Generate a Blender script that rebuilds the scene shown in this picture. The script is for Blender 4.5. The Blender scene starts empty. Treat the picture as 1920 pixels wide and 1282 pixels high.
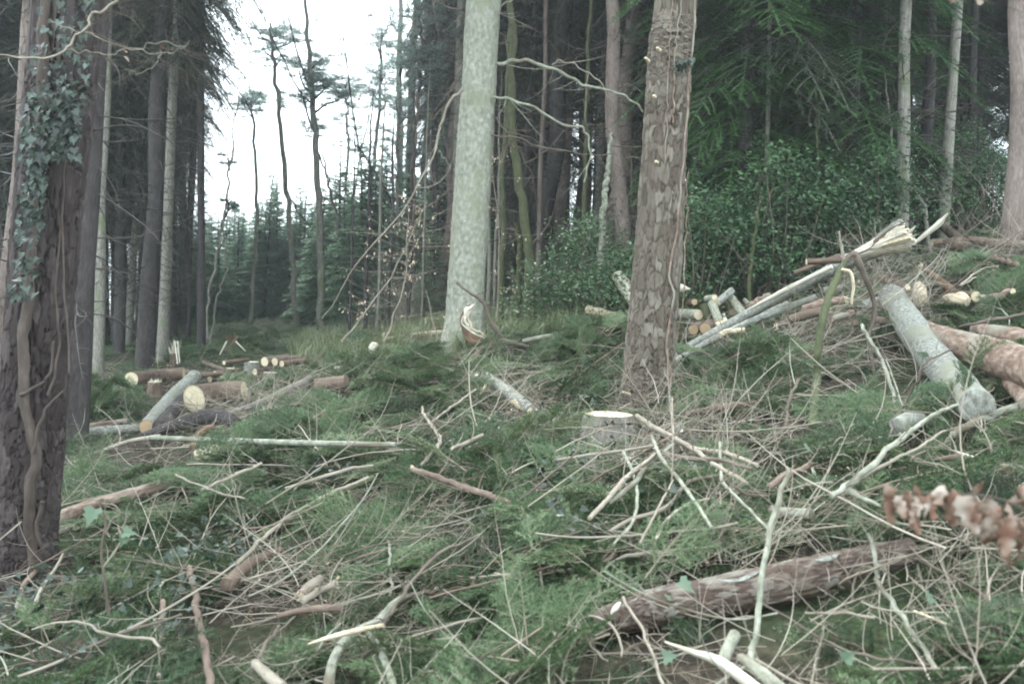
import bpy, math, random
import numpy as np
from mathutils import Vector, Matrix, Euler

SC = bpy.context.scene
COL = SC.collection
R = random.Random(7)
NR = np.random.default_rng(11)

# ------------------------------------------------------------------ camera
FPX = 1884.0
PITCH, ROLL = math.radians(-2.9), math.radians(2.0)
CAM = Vector((0, 0, 1.6))
_F = Vector((0, math.cos(PITCH), math.sin(PITCH)))
_X = Vector((1, 0, 0)); _U = _X.cross(_F)
_right = _X * math.cos(ROLL) + _U * math.sin(ROLL)
_up = _X * -math.sin(ROLL) + _U * math.cos(ROLL)
cd = bpy.data.cameras.new('camera'); cam = bpy.data.objects.new('camera', cd); COL.objects.link(cam)
cd.sensor_width = 36; cd.lens = 36 * FPX / 1920; cd.clip_end = 2000; cd.clip_start = 0.05
cam.matrix_world = Matrix(((_right.x, _up.x, -_F.x, CAM.x), (_right.y, _up.y, -_F.y, CAM.y),
                           (_right.z, _up.z, -_F.z, CAM.z), (0, 0, 0, 1)))
cd.dof.use_dof = True; cd.dof.focus_distance = 9.0; cd.dof.aperture_fstop = 3.6
SC.camera = cam

# ------------------------------------------------------------------ world, sun, exposure
SUN_EL, SUN_ROT = math.radians(48), math.radians(-25)
w = bpy.data.worlds.new('World'); SC.world = w; w.use_nodes = True
nt = w.node_tree; nt.nodes.clear()
o_ = nt.nodes.new('ShaderNodeOutputWorld'); bg = nt.nodes.new('ShaderNodeBackground')
sky = nt.nodes.new('ShaderNodeTexSky'); sky.sky_type = 'NISHITA'; sky.sun_disc = False
sky.sun_elevation = SUN_EL; sky.sun_rotation = SUN_ROT; sky.dust_density = 3
mx = nt.nodes.new('ShaderNodeMix'); mx.data_type = 'RGBA'; mx.inputs[0].default_value = 0.8
mx.inputs[7].default_value = (14.2, 16.1, 17.0, 1)        # the even white cloud layer
nt.links.new(sky.outputs[0], mx.inputs[6]); nt.links.new(mx.outputs[2], bg.inputs[0])
bg.inputs[1].default_value = 0.1
nt.links.new(bg.outputs[0], o_.inputs[0])
sl = bpy.data.lights.new('sun', 'SUN'); sl.energy = 2.0; sl.angle = math.radians(18); sl.color = (1, .97, .92)
sun = bpy.data.objects.new('sun', sl); COL.objects.link(sun)
_sd = Vector((math.sin(SUN_ROT) * math.cos(SUN_EL), math.cos(SUN_ROT) * math.cos(SUN_EL), math.sin(SUN_EL)))
sun.rotation_euler = _sd.to_track_quat('Z', 'Y').to_euler(); sun.location = (0, 0, 30)
SC.view_settings.view_transform = 'Standard'; SC.view_settings.look = 'None'
SC.view_settings.exposure = 1.55; SC.view_settings.gamma = 1; SC.view_settings.use_curve_mapping = False
cy = SC.cycles
cy.use_denoising = True; cy.max_bounces = 5; cy.diffuse_bounces = 3; cy.glossy_bounces = 1
cy.transmission_bounces = 2; cy.volume_bounces = 1; cy.transparent_max_bounces = 4
cy.caustics_reflective = False; cy.caustics_refractive = False; cy.sample_clamp_indirect = 4
cy.use_adaptive_sampling = True; cy.adaptive_threshold = 0.02; cy.filter_width = 1.9
HAZE = 0.0018

# ------------------------------------------------------------------ numpy helpers
def _h(ix, iy, iz, s):
    n = (ix * 374761393 + iy * 668265263 + iz * 2147483647 + s * 974634777) & 0xffffffff
    n = ((n ^ (n >> 13)) * 1274126177) & 0xffffffff
    return ((n ^ (n >> 16)) & 0xffff) / 65535.0
def vnoise(p, s=0):
    p = np.asarray(p, float); i = np.floor(p).astype(np.int64); f = p - i; f = f * f * (3 - 2 * f)
    r = 0
    for dx in (0, 1):
        for dy in (0, 1):
            for dz in (0, 1):
                wt = (f[..., 0] if dx else 1 - f[..., 0]) * (f[..., 1] if dy else 1 - f[..., 1]) * (f[..., 2] if dz else 1 - f[..., 2])
                r = r + wt * _h(i[..., 0] + dx, i[..., 1] + dy, i[..., 2] + dz, s)
    return r * 2 - 1
def voro(u, v, nu, s=0):
    """cells on a grid that wraps after nu columns: F2-F1 and a random value per cell"""
    iu = np.floor(u).astype(np.int64); iv = np.floor(v).astype(np.int64)
    d1 = np.full(u.shape, 9.); d2 = np.full(u.shape, 9.); cid = np.zeros(u.shape)
    for a in (-1, 0, 1):
        for b in (-1, 0, 1):
            cu, cv = iu + a, iv + b; wu = cu % nu
            px = cu + _h(wu, cv, cv * 0, s); py = cv + _h(wu, cv, cv * 0 + 1, s)
            d = np.hypot(px - u, py - v); idv = _h(wu, cv, cv * 0 + 2, s)
            m = d < d1
            d2 = np.where(m, d1, np.minimum(d2, d)); cid = np.where(m, idv, cid); d1 = np.where(m, d, d1)
    return d2 - d1, cid

# ------------------------------------------------------------------ the lie of the land
def gz(x, y):
    x = np.asarray(x, float); y = np.asarray(y, float)
    xx = np.where(x < -4, -4 + (x + 4) * .3, x)
    xx = np.where(xx > 9, 9 + (xx - 9) * .25, xx)
    yy = 20 * np.tanh(y / 20)
    z = .2 * xx + .065 * yy + .02 * np.clip(xx - 2, 0, 5) ** 2
    k = np.clip((xx - 1) / 3, 0, 1) * np.clip((y - 13) / 6, 0, 1)       # the crest on the right levels off
    z = z - k * .03 * np.clip(y - 13, 0, 25)
    p = np.stack([x, y, 0 * x], -1)
    return z + .10 * vnoise(p * .45, 1) + .05 * vnoise(p * 1.3, 2)
def gzf(x, y): return float(gz(x, y))
def ray(px, py):
    return (_F + _right * ((px - 960) / FPX) + _up * ((641 - py) / FPX))
def P(px, py, d): return CAM + ray(px, py) * d
def G(px, py, h=0.0):
    r = ray(px, py); ds = np.arange(1.2, 90, .04)
    q = np.array(CAM)[None] + np.array(r)[None] * ds[:, None]
    below = q[:, 2] < gz(q[:, 0], q[:, 1]) + h
    i = int(np.argmax(below)) if below.any() else len(ds) - 1
    return Vector(q[i])
def depth(p): return (p - CAM).dot(_F)
def V(p, lift=.1):
    """(px,py) lies on the ground at lift; (px,py,d) stands off at distance d; Vector passes"""
    if isinstance(p, Vector): return p
    return G(p[0], p[1], lift) if len(p) == 2 else P(*p)

# ------------------------------------------------------------------ mesh building
class MB:
    def __init__(s): s.v = []; s.f = []; s.bk = []; s.tn = []; s.mi = []; s.n = 0
    def add(s, v, f, bk=None, tn=0.5, mi=0):
        v = np.asarray(v, float); f = np.asarray(f, np.int64)
        s.v.append(v); s.f.append(f + s.n); s.bk.append(v if bk is None else np.asarray(bk, float))
        s.tn.append(np.broadcast_to(np.asarray(tn, float), (len(v),))); s.mi.append(np.full(len(f), mi)); s.n += len(v)
        return s
    def mesh(s, name, mats, smooth=True, org=None):
        me = bpy.data.meshes.new(name)
        v = np.concatenate(s.v)
        if org is not None: v = v - np.array(org)[None]
        me.vertices.add(len(v)); me.vertices.foreach_set('co', v.astype(np.float32).ravel())
        tot = np.concatenate([np.full(len(f), f.shape[1]) for f in s.f]); idx = np.concatenate([f.ravel() for f in s.f])
        me.loops.add(len(idx)); me.loops.foreach_set('vertex_index', idx.astype(np.int32))
        me.polygons.add(len(tot)); st = np.concatenate([[0], np.cumsum(tot)[:-1]])
        me.polygons.foreach_set('loop_start', st.astype(np.int32)); me.polygons.foreach_set('loop_total', tot.astype(np.int32))
        me.polygons.foreach_set('use_smooth', np.full(len(tot), smooth))
        me.polygons.foreach_set('material_index', np.concatenate(s.mi).astype(np.int32))
        a = me.attributes.new('bk', 'FLOAT_VECTOR', 'POINT'); a.data.foreach_set('vector', np.concatenate(s.bk).astype(np.float32).ravel())
        a = me.attributes.new('tn', 'FLOAT', 'POINT'); a.data.foreach_set('value', np.concatenate(s.tn).astype(np.float32))
        for m in (mats if isinstance(mats, (list, tuple)) else [mats]): me.materials.append(m)
        me.update(calc_edges=True); return me
    def obj(s, name, mats, parent=None, smooth=True, org=None, **kw):
        if org is None and parent is None: org = s.v[0][0]
        if parent is not None and org is None: org = parent.matrix_world.translation if False else parent['_org'] if '_org' in parent else (0, 0, 0)
        me = s.mesh(name, mats, smooth, org)
        o = bpy.data.objects.new(name, me); COL.objects.link(o)
        if parent is not None: o.parent = parent
        else: o.location = org; ORG[o.name] = Vector(org)
        for k, x in kw.items(): o[k] = x
        return o
ORG = {}
def link(name, me, parent=None, loc=(0, 0, 0), rot=(0, 0, 0), scl=(1, 1, 1)):
    o = bpy.data.objects.new(name, me); COL.objects.link(o)
    o.parent = parent; o.location = loc; o.rotation_euler = rot; o.scale = scl; return o
def tag(o, label=None, cat=None, group=None, kind=None):
    if label: o['label'] = label
    if cat: o['category'] = cat
    if group: o['group'] = group
    if kind: o['kind'] = kind
    return o

def spline(ctrl, n):
    c = np.array([list(p) for p in ctrl], float)
    if len(c) == 2: t = np.linspace(0, 1, n)[:, None]; return c[0] * (1 - t) + c[1] * t
    c = np.vstack([2 * c[0] - c[1], c, 2 * c[-1] - c[-2]]); m = len(c) - 3; out = []
    for t in np.linspace(0, m, n):
        i = min(int(t), m - 1); f = t - i; a, b, d, e = c[i:i + 4]
        out.append(.5 * (2 * b + (d - a) * f + (2 * a - 5 * b + 4 * d - e) * f ** 2 + (3 * b - a - 3 * d + e) * f ** 3))
    return np.array(out)
def frames(p):
    t = np.gradient(p, axis=0); t /= np.linalg.norm(t, axis=1)[:, None] + 1e-9
    n = np.cross(t[0], [0, 0, 1.]);
    if np.linalg.norm(n) < .1: n = np.cross(t[0], [0, 1., 0])
    n /= np.linalg.norm(n); N = [n]
    for i in range(1, len(p)):
        n = N[-1] - t[i] * np.dot(N[-1], t[i]); n /= np.linalg.norm(n) + 1e-9; N.append(n)
    N = np.array(N); return t, N, np.cross(t, N)
def tube(mb, ctrl, rad, sides=8, n=None, rough=.06, seed=0, caps=True, mi=0, tn=.5, wob=0, freq=3.):
    n = n or max(2, len(ctrl)); p = spline(ctrl, n)
    if wob:
        k = np.arange(n)[:, None] * .37 + seed
        p = p + wob * np.hstack([vnoise(np.hstack([k, k * 0 + j * 7.1, k * 0]), seed)[:, None] for j in range(3)]) * np.minimum(1, np.arange(n) / 2.)[:, None]
    t, N, B = frames(p)
    rr = np.interp(np.linspace(0, 1, n), np.linspace(0, 1, len(rad)), rad)
    L = np.concatenate([[0], np.cumsum(np.linalg.norm(np.diff(p, axis=0), axis=1))])
    th = np.linspace(0, 2 * math.pi, sides, endpoint=False); c, s_ = np.cos(th), np.sin(th)
    straight = np.stack([rr[:, None] * c[None], rr[:, None] * s_[None], np.repeat(L[:, None], sides, 1)], -1)
    k = np.ones((n, sides))
    if rough:
        r0 = max(rr.max(), 1e-4); q = straight / np.array([r0, r0, r0 * freq]); k = 1 + rough * (vnoise(q * 1.6, seed) + .6 * vnoise(q * 4, seed + 1))
    ring = p[:, None] + rr[:, None, None] * k[..., None] * (N[:, None] * c[None, :, None] + B[:, None] * s_[None, :, None])
    off = np.array([seed * .731 % 9, seed * .377 % 7, seed * 1.31 % 11])
    a = np.arange(n - 1)[:, None] * sides; j = np.arange(sides)[None]; j2 = (j + 1) % sides
    f = np.stack([a + j, a + j2, a + sides + j2, a + sides + j], -1).reshape(-1, 4)
    mb.add(ring.reshape(-1, 3), f, (straight + off).reshape(-1, 3), tn, mi)
    if caps:
        for e in (0, n - 1):
            vv = np.vstack([ring[e], p[e] + t[e] * (rr[e] * .15 if e else -rr[e] * .15)])
            ff = [[q, (q + 1) % sides, sides] if e else [(q + 1) % sides, q, sides] for q in range(sides)]
            mb.add(vv, ff, np.vstack([straight[e], [0, 0, L[e]]]) + off, tn, mi)
    return p, rr, ring, t

# ------------------------------------------------------------------ materials
def new_mat(name):
    m = bpy.data.materials.new(name); m.use_nodes = True; nt = m.node_tree; nt.nodes.clear()
    out = nt.nodes.new('ShaderNodeOutputMaterial'); b = nt.nodes.new('ShaderNodeBsdfPrincipled')
    nt.links.new(b.outputs[0], out.inputs[0]); b.inputs['Roughness'].default_value = .8
    b.inputs['Specular IOR Level'].default_value = .3
    return m, nt, b, out
def N(nt, t, **kw):
    n = nt.nodes.new(t)
    for k, v in kw.items(): setattr(n, k, v)
    return n
def ramp(nt, fac, stops):
    r = N(nt, 'ShaderNodeValToRGB'); e = r.color_ramp.elements
    while len(e) > 1: e.remove(e[-1])
    e[0].position = stops[0][0]; e[0].color = (*stops[0][1], 1)
    for p_, c in stops[1:]: x = e.new(p_); x.color = (*c, 1)
    nt.links.new(fac, r.inputs[0]); return r.outputs[0]
def bk_noise(nt, scale, detail=5, attr='bk', rough=.6, nscale=1.):
    a = N(nt, 'ShaderNodeAttribute', attribute_name=attr); m = N(nt, 'ShaderNodeMapping'); m.inputs['Scale'].default_value = scale
    nt.links.new(a.outputs['Vector'], m.inputs[0]); n = N(nt, 'ShaderNodeTexNoise'); n.inputs['Detail'].default_value = detail
    n.inputs['Roughness'].default_value = rough; n.inputs['Scale'].default_value = nscale
    nt.links.new(m.outputs[0], n.inputs[0]); return n.outputs[0]
def mixc(nt, fac, a, b, mode='MIX'):
    m = N(nt, 'ShaderNodeMix', data_type='RGBA', blend_type=mode)
    for s, i in ((fac, 0), (a, 6), (b, 7)):
        if isinstance(s, (int, float)): m.inputs[i].default_value = s
        elif isinstance(s, tuple): m.inputs[i].default_value = (*s, 1)
        else: nt.links.new(s, m.inputs[i])
    return m.outputs[2]
def bark(name, c, scale=(30, 30, 8), moss=None, moss_amt=.5, bump=.4, rough=.85, bd=.01, cell=False):
    m, nt, b, _ = new_mat(name)
    f = bk_noise(nt, scale); col = ramp(nt, f, [(.3, c[0]), (.5, c[1]), (.68, c[2])])
    big = bk_noise(nt, (3, 3, 1.5), 3)
    if moss:
        r = N(nt, 'ShaderNodeMapRange'); r.inputs['From Min'].default_value = .62 - .25 * moss_amt; r.inputs['From Max'].default_value = .75 - .25 * moss_amt
        nt.links.new(big, r.inputs[0]); col = mixc(nt, r.outputs[0], col, moss)
    else: col = mixc(nt, .5, col, ramp(nt, big, [(.3, c[0]), (.7, c[2])]))
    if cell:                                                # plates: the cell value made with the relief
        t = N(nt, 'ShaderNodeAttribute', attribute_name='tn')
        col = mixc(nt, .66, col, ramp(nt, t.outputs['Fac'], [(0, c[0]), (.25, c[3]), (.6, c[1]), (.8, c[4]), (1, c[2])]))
    nt.links.new(col, b.inputs[0]); b.inputs['Roughness'].default_value = rough
    bp = N(nt, 'ShaderNodeBump'); bp.inputs['Strength'].default_value = bump; bp.inputs['Distance'].default_value = bd
    nt.links.new(f, bp.inputs['Height']); nt.links.new(bp.outputs[0], b.inputs['Normal'])
    return m
def leafy(name, c, attr='INSTANCER', rough=.5, transl=.25, spec=.35):
    m, nt, b, out = new_mat(name)
    t = N(nt, 'ShaderNodeAttribute', attribute_name='tn'); f = t.outputs['Fac']
    if attr == 'INSTANCER':
        g = N(nt, 'ShaderNodeAttribute', attribute_name='tint', attribute_type='INSTANCER')
        a = N(nt, 'ShaderNodeMath', operation='ADD'); nt.links.new(f, a.inputs[0]); nt.links.new(g.outputs['Fac'], a.inputs[1])
        h = N(nt, 'ShaderNodeMath', operation='MULTIPLY'); h.inputs[1].default_value = .5; nt.links.new(a.outputs[0], h.inputs[0]); f = h.outputs[0]
    elif attr == 'OBJECT':
        g = N(nt, 'ShaderNodeObjectInfo'); a = N(nt, 'ShaderNodeMath', operation='ADD'); nt.links.new(f, a.inputs[0]); nt.links.new(g.outputs['Random'], a.inputs[1])
        h = N(nt, 'ShaderNodeMath', operation='MULTIPLY'); h.inputs[1].default_value = .5; nt.links.new(a.outputs[0], h.inputs[0]); f = h.outputs[0]
    col = ramp(nt, f, [(i / (len(c) - 1), x) for i, x in enumerate(c)])
    nt.links.new(col, b.inputs[0]); b.inputs['Roughness'].default_value = rough; b.inputs['Specular IOR Level'].default_value = spec
    if transl:
        tr = N(nt, 'ShaderNodeBsdfTranslucent'); nt.links.new(col, tr.inputs[0]); ms = N(nt, 'ShaderNodeMixShader'); ms.inputs[0].default_value = transl
        nt.links.new(b.outputs[0], ms.inputs[1]); nt.links.new(tr.outputs[0], ms.inputs[2]); nt.links.new(ms.outputs[0], out.inputs[0])
    return m
def cutwood(name, a, b2, dark):
    m, nt, b, _ = new_mat(name)
    at = N(nt, 'ShaderNodeAttribute', attribute_name='bk'); wv = N(nt, 'ShaderNodeTexWave', wave_type='RINGS', rings_direction='SPHERICAL')
    wv.inputs['Scale'].default_value = 6; wv.inputs['Distortion'].default_value = .5; wv.inputs['Detail'].default_value = 1
    nt.links.new(at.outputs['Vector'], wv.inputs[0])
    col = ramp(nt, wv.outputs[1], [(0, a), (1, b2)])
    ln = N(nt, 'ShaderNodeVectorMath', operation='LENGTH'); nt.links.new(at.outputs['Vector'], ln.inputs[0])
    r = ramp(nt, ln.outputs['Value'], [(0, (1, 1, 1)), (.8, (1, 1, 1)), (.93, (.8, .8, .8)), (1, dark)])
    col = mixc(nt, 1.0, col, r, 'MULTIPLY')
    n = bk_noise(nt, (2, 2, 2), 3); col = mixc(nt, .5, col, ramp(nt, n, [(.3, (.75, .68, .55)), (.6, (1, 1, 1))]), 'MULTIPLY')
    nt.links.new(col, b.inputs[0]); b.inputs['Roughness'].default_value = .75
    return m
def splitwood(name, c):
    m, nt, b, _ = new_mat(name); f = bk_noise(nt, (55, 55, 4), 3)
    nt.links.new(ramp(nt, f, [(.3, c[0]), (.5, c[1]), (.7, c[2])]), b.inputs[0])
    bp = N(nt, 'ShaderNodeBump'); bp.inputs['Strength'].default_value = .25; bp.inputs['Distance'].default_value = .01
    nt.links.new(f, bp.inputs['Height']); nt.links.new(bp.outputs[0], b.inputs['Normal']); return m

M = {}
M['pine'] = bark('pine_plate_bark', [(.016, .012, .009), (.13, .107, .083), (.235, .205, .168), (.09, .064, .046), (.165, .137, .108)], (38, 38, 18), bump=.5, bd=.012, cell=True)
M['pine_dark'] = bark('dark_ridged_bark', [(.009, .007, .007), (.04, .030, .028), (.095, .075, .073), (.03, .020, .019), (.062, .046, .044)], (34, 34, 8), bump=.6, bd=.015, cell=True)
M['fir'] = bark('smooth_grey_green_bark', [(.17, .17, .13), (.27, .27, .215), (.37, .37, .31)], (20, 20, 12), bump=.4, bd=.008, moss=(.22, .225, .15), moss_amt=.4)
M['conifer'] = bark('conifer_bark', [(.02, .016, .016), (.045, .037, .036), (.09, .077, .074)], (30, 30, 10), bump=.5)
M['conifer_pale'] = bark('pale_conifer_bark', [(.13, .12, .10), (.22, .205, .175), (.34, .31, .27)], (26, 26, 12), bump=.3, moss=(.17, .19, .11), moss_amt=.3)
M['pink'] = bark('pinkish_pine_bark', [(.07, .05, .042), (.18, .135, .115), (.31, .25, .22)], (34, 34, 12), bump=.6)
M['mossy'] = bark('moss_covered_bark', [(.04, .042, .025), (.075, .082, .04), (.12, .13, .065)], (30, 30, 15), bump=.7)
M['greenpale'] = bark('pale_green_bark', [(.13, .135, .10), (.25, .255, .195), (.37, .375, .31)], (30, 30, 16), bump=.4, moss=(.15, .13, .09), moss_amt=.3)
M['greylog'] = bark('grey_lichen_bark', [(.10, .095, .08), (.225, .225, .195), (.36, .37, .335)], (36, 36, 22), bump=.6, moss=(.22, .22, .17), moss_amt=.45)
M['redlog'] = bark('reddish_flaking_bark', [(.10, .06, .045), (.22, .15, .115), (.36, .29, .235)], (26, 26, 10), bump=.6, moss=(.27, .25, .2), moss_amt=.45)
M['brownlog'] = bark('brown_log_bark', [(.045, .032, .024), (.13, .09, .065), (.23, .17, .13)], (24, 24, 8), bump=.6)
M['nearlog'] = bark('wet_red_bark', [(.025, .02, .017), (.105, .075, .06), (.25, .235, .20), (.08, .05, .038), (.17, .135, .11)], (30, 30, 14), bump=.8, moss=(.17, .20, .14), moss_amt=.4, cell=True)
M['stick'] = bark('dead_stick_bark', [(.13, .11, .08), (.27, .23, .18), (.42, .37, .30)], (40, 40, 8), bump=.3)
M['stick_grey'] = bark('grey_green_stick_bark', [(.13, .13, .095), (.25, .25, .195), (.38, .375, .31)], (50, 50, 12), bump=.3, moss=(.13, .11, .075), moss_amt=.3)
M['stick_dark'] = bark('dark_stick_bark', [(.04, .032, .026), (.11, .085, .065), (.2, .16, .13)], (40, 40, 8), bump=.4)
M['stick_red'] = bark('red_brown_stick_bark', [(.07, .048, .036), (.15, .105, .08), (.26, .195, .155)], (40, 40, 14), bump=.3)
M['cut'] = cutwood('fresh_cut_wood', (.60, .50, .34), (.72, .63, .46), (.22, .15, .10))
M['cut_white'] = cutwood('pale_cut_wood', (.72, .66, .5), (.8, .75, .6), (.3, .22, .14))
M['cut_orange'] = cutwood('weathered_cut_wood', (.36, .25, .15), (.45, .33, .21), (.12, .08, .05))
M['split'] = splitwood('split_wood', [(.34, .26, .17), (.52, .43, .30), (.66, .58, .44)])
M['split_white'] = splitwood('white_torn_wood', [(.36, .32, .25), (.56, .51, .42), (.70, .66, .56)])
M['split_red'] = splitwood('red_inner_bark', [(.08, .045, .03), (.16, .10, .065), (.26, .175, .12)])
M['needle'] = leafy('brash_needles', [(.075, .05, .03), (.032, .058, .03), (.062, .108, .046), (.12, .18, .082), (.28, .34, .20)])
M['twig'] = leafy('brash_twig_bark', [(.10, .075, .05), (.20, .16, .115), (.31, .26, .2)], transl=0, rough=.8)
M['dead'] = leafy('dead_twigs', [(.11, .085, .06), (.23, .19, .145), (.36, .31, .25), (.50, .45, .37)], transl=0, rough=.8)
M['spruce'] = leafy('spruce_foliage', [(.014, .028, .016), (.024, .046, .022), (.038, .07, .03)], attr='OBJECT')
M['spruce_green'] = leafy('fresh_green_spruce_foliage', [(.03, .07, .025), (.06, .13, .04), (.10, .19, .06)], attr='OBJECT')
M['young'] = leafy('young_spruce_foliage', [(.10, .20, .13), (.17, .30, .19), (.25, .42, .27)], attr='OBJECT', transl=.5)
M['pineneedle'] = leafy('pine_foliage', [(.10, .16, .14), (.17, .25, .22), (.25, .35, .31)], attr='OBJECT', transl=.5)
M['deadbr'] = leafy('dead_lower_branches', [(.035, .028, .022), (.08, .066, .055)], attr='OBJECT', transl=0)
M['holly'] = leafy('glossy_holly_leaves', [(.03, .065, .03), (.06, .12, .05), (.10, .17, .08)], attr=None, rough=.42, transl=.2, spec=.4)
M['ivystem'] = bark('old_ivy_stem_bark', [(.03, .022, .018), (.075, .055, .045), (.14, .11, .095)], (30, 30, 8), bump=.6)
M['ivy'] = leafy('ivy_leaves', [(.008, .014, .008), (.014, .024, .015), (.024, .04, .024), (.035, .055, .034), (.10, .14, .11)], attr=None, rough=.35, spec=.6)
M['paleleaf'] = leafy('pale_underside_leaves', [(.09, .14, .08), (.17, .23, .16)], attr=None, rough=.5)
M['dryleaf'] = leafy('dry_oak_leaves', [(.17, .09, .065), (.27, .17, .125), (.38, .29, .235), (.50, .43, .37)], attr=None, rough=.9, spec=.1)
M['beechleaf'] = leafy('pale_dry_beech_leaves', [(.45, .33, .22), (.70, .58, .45)], attr=None)
M['grass'] = leafy('tall_pale_grass', [(.09, .13, .06), (.16, .20, .10), (.28, .30, .18)])
M['chips'] = leafy('wood_chips', [(.30, .2, .12), (.55, .42, .27), (.75, .65, .48)], transl=0, rough=.8)

# ground
m, nt, b, _ = new_mat('forest_floor')
g = N(nt, 'ShaderNodeNewGeometry')
def gn(sc, det=6):
    n = N(nt, 'ShaderNodeTexNoise'); n.inputs['Scale'].default_value = sc; n.inputs['Detail'].default_value = det; nt.links.new(g.outputs['Position'], n.inputs[0]); return n.outputs[0]
c1 = ramp(nt, gn(14, 8), [(.3, (.012, .009, .006)), (.5, (.04, .03, .02)), (.7, (.10, .075, .05))])
c2 = ramp(nt, gn(20, 6), [(.35, (.018, .028, .012)), (.65, (.06, .085, .035))])
rr = N(nt, 'ShaderNodeMapRange'); rr.inputs['From Min'].default_value = .45; rr.inputs['From Max'].default_value = .62; nt.links.new(gn(.9, 5), rr.inputs[0])
nt.links.new(mixc(nt, rr.outputs[0], c1, c2), b.inputs[0]); b.inputs['Roughness'].default_value = .95
bp = N(nt, 'ShaderNodeBump'); bp.inputs['Distance'].default_value = .05; bp.inputs['Strength'].default_value = .8; nt.links.new(gn(35, 6), bp.inputs['Height']); nt.links.new(bp.outputs[0], b.inputs['Normal'])
M['ground'] = m

# ------------------------------------------------------------------ ground sheet
def build_ground():
    xs = np.concatenate([-np.geomspace(400, 12, 26), np.linspace(-11.8, 11.8, 200), np.geomspace(12, 400, 26)])
    ys = np.concatenate([np.linspace(-60, -3, 12), np.linspace(-2.8, 30, 240), np.geomspace(30.5, 500, 34)])
    X, Y = np.meshgrid(xs, ys); Z = gz(X, Y) + .02 * vnoise(np.stack([X * 4, Y * 4, 0 * X], -1), 5)
    ny, nx = X.shape; i = np.arange(ny - 1)[:, None] * nx; j = np.arange(nx - 1)[None]
    f = np.stack([i + j, i + j + 1, i + nx + j + 1, i + nx + j], -1).reshape(-1, 4)
    mb = MB(); mb.add(np.stack([X, Y, Z], -1).reshape(-1, 3), f)
    mb.obj('ground', M['ground'], org=(0, 0, 0), kind='structure')
build_ground()

# haze in the air between the trees
def build_haze():
    mb = MB(); x0, x1, y0, y1, z0, z1 = -420, 420, -70, 520, -8, 40
    v = [(x, y, z) for x in (x0, x1) for y in (y0, y1) for z in (z0, z1)]
    mb.add(v, [(0, 1, 3, 2), (4, 6, 7, 5), (0, 4, 5, 1), (2, 3, 7, 6), (0, 2, 6, 4), (1, 5, 7, 3)])
    m = bpy.data.materials.new('haze_air'); m.use_nodes = True; n = m.node_tree; n.nodes.clear()
    out = n.nodes.new('ShaderNodeOutputMaterial'); pv = n.nodes.new('ShaderNodeVolumePrincipled')
    pv.inputs['Color'].default_value = (.86, .93, .97, 1); pv.inputs['Density'].default_value = HAZE; pv.inputs['Anisotropy'].default_value = .55
    n.links.new(pv.outputs[0], out.inputs['Volume'])
    mb.obj('haze', m, smooth=False, org=(0, 0, 0), kind='stuff', label='thin pale haze hanging in the air between the trees')
build_haze()

# ------------------------------------------------------------------ foliage makers
def needles(mb, p, d, nl, nw, rng, tn, mi=0, up=(0, 0, 1.), ang=.9, rows=2):
    """needles in rows along points p (n,3) with shoot direction d (n,3)"""
    n = len(p); up = np.array(up); side = np.cross(d, up); side /= np.linalg.norm(side, axis=1)[:, None] + 1e-9
    nrm = np.cross(side, d)
    V_, T_ = [], []
    for k in range(rows):
        s = 1 if k % 2 == 0 else -1; lift = rng.uniform(-.25, .55, (n, 1)) if k < 2 else rng.uniform(.6, 1.4, (n, 1))
        a = ang + rng.uniform(-.25, .25, (n, 1))
        dr = d * np.cos(a) + (side * s) * np.sin(a) + nrm * lift * .8 + rng.normal(0, .12, (n, 3)); dr /= np.linalg.norm(dr, axis=1)[:, None]
        l = nl * rng.uniform(.7, 1.2, (n, 1)); wv = np.cross(dr, nrm + rng.normal(0, .4, (n, 3))); wv /= np.linalg.norm(wv, axis=1)[:, None] + 1e-9
        j = rng.uniform(-.5, .5, (n, 1)) * nl * .4
        b0 = p + d * j
        V_.append(np.stack([b0 - wv * nw * .5, b0 + wv * nw * .5, b0 + dr * l], 1).reshape(-1, 3))
        T_.append(np.repeat(np.clip(tn + rng.normal(0, .12, n), 0, 1), 3))
    v = np.concatenate(V_); mb.add(v, np.arange(len(v)).reshape(-1, 3), tn=np.concatenate(T_), mi=mi)
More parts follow.
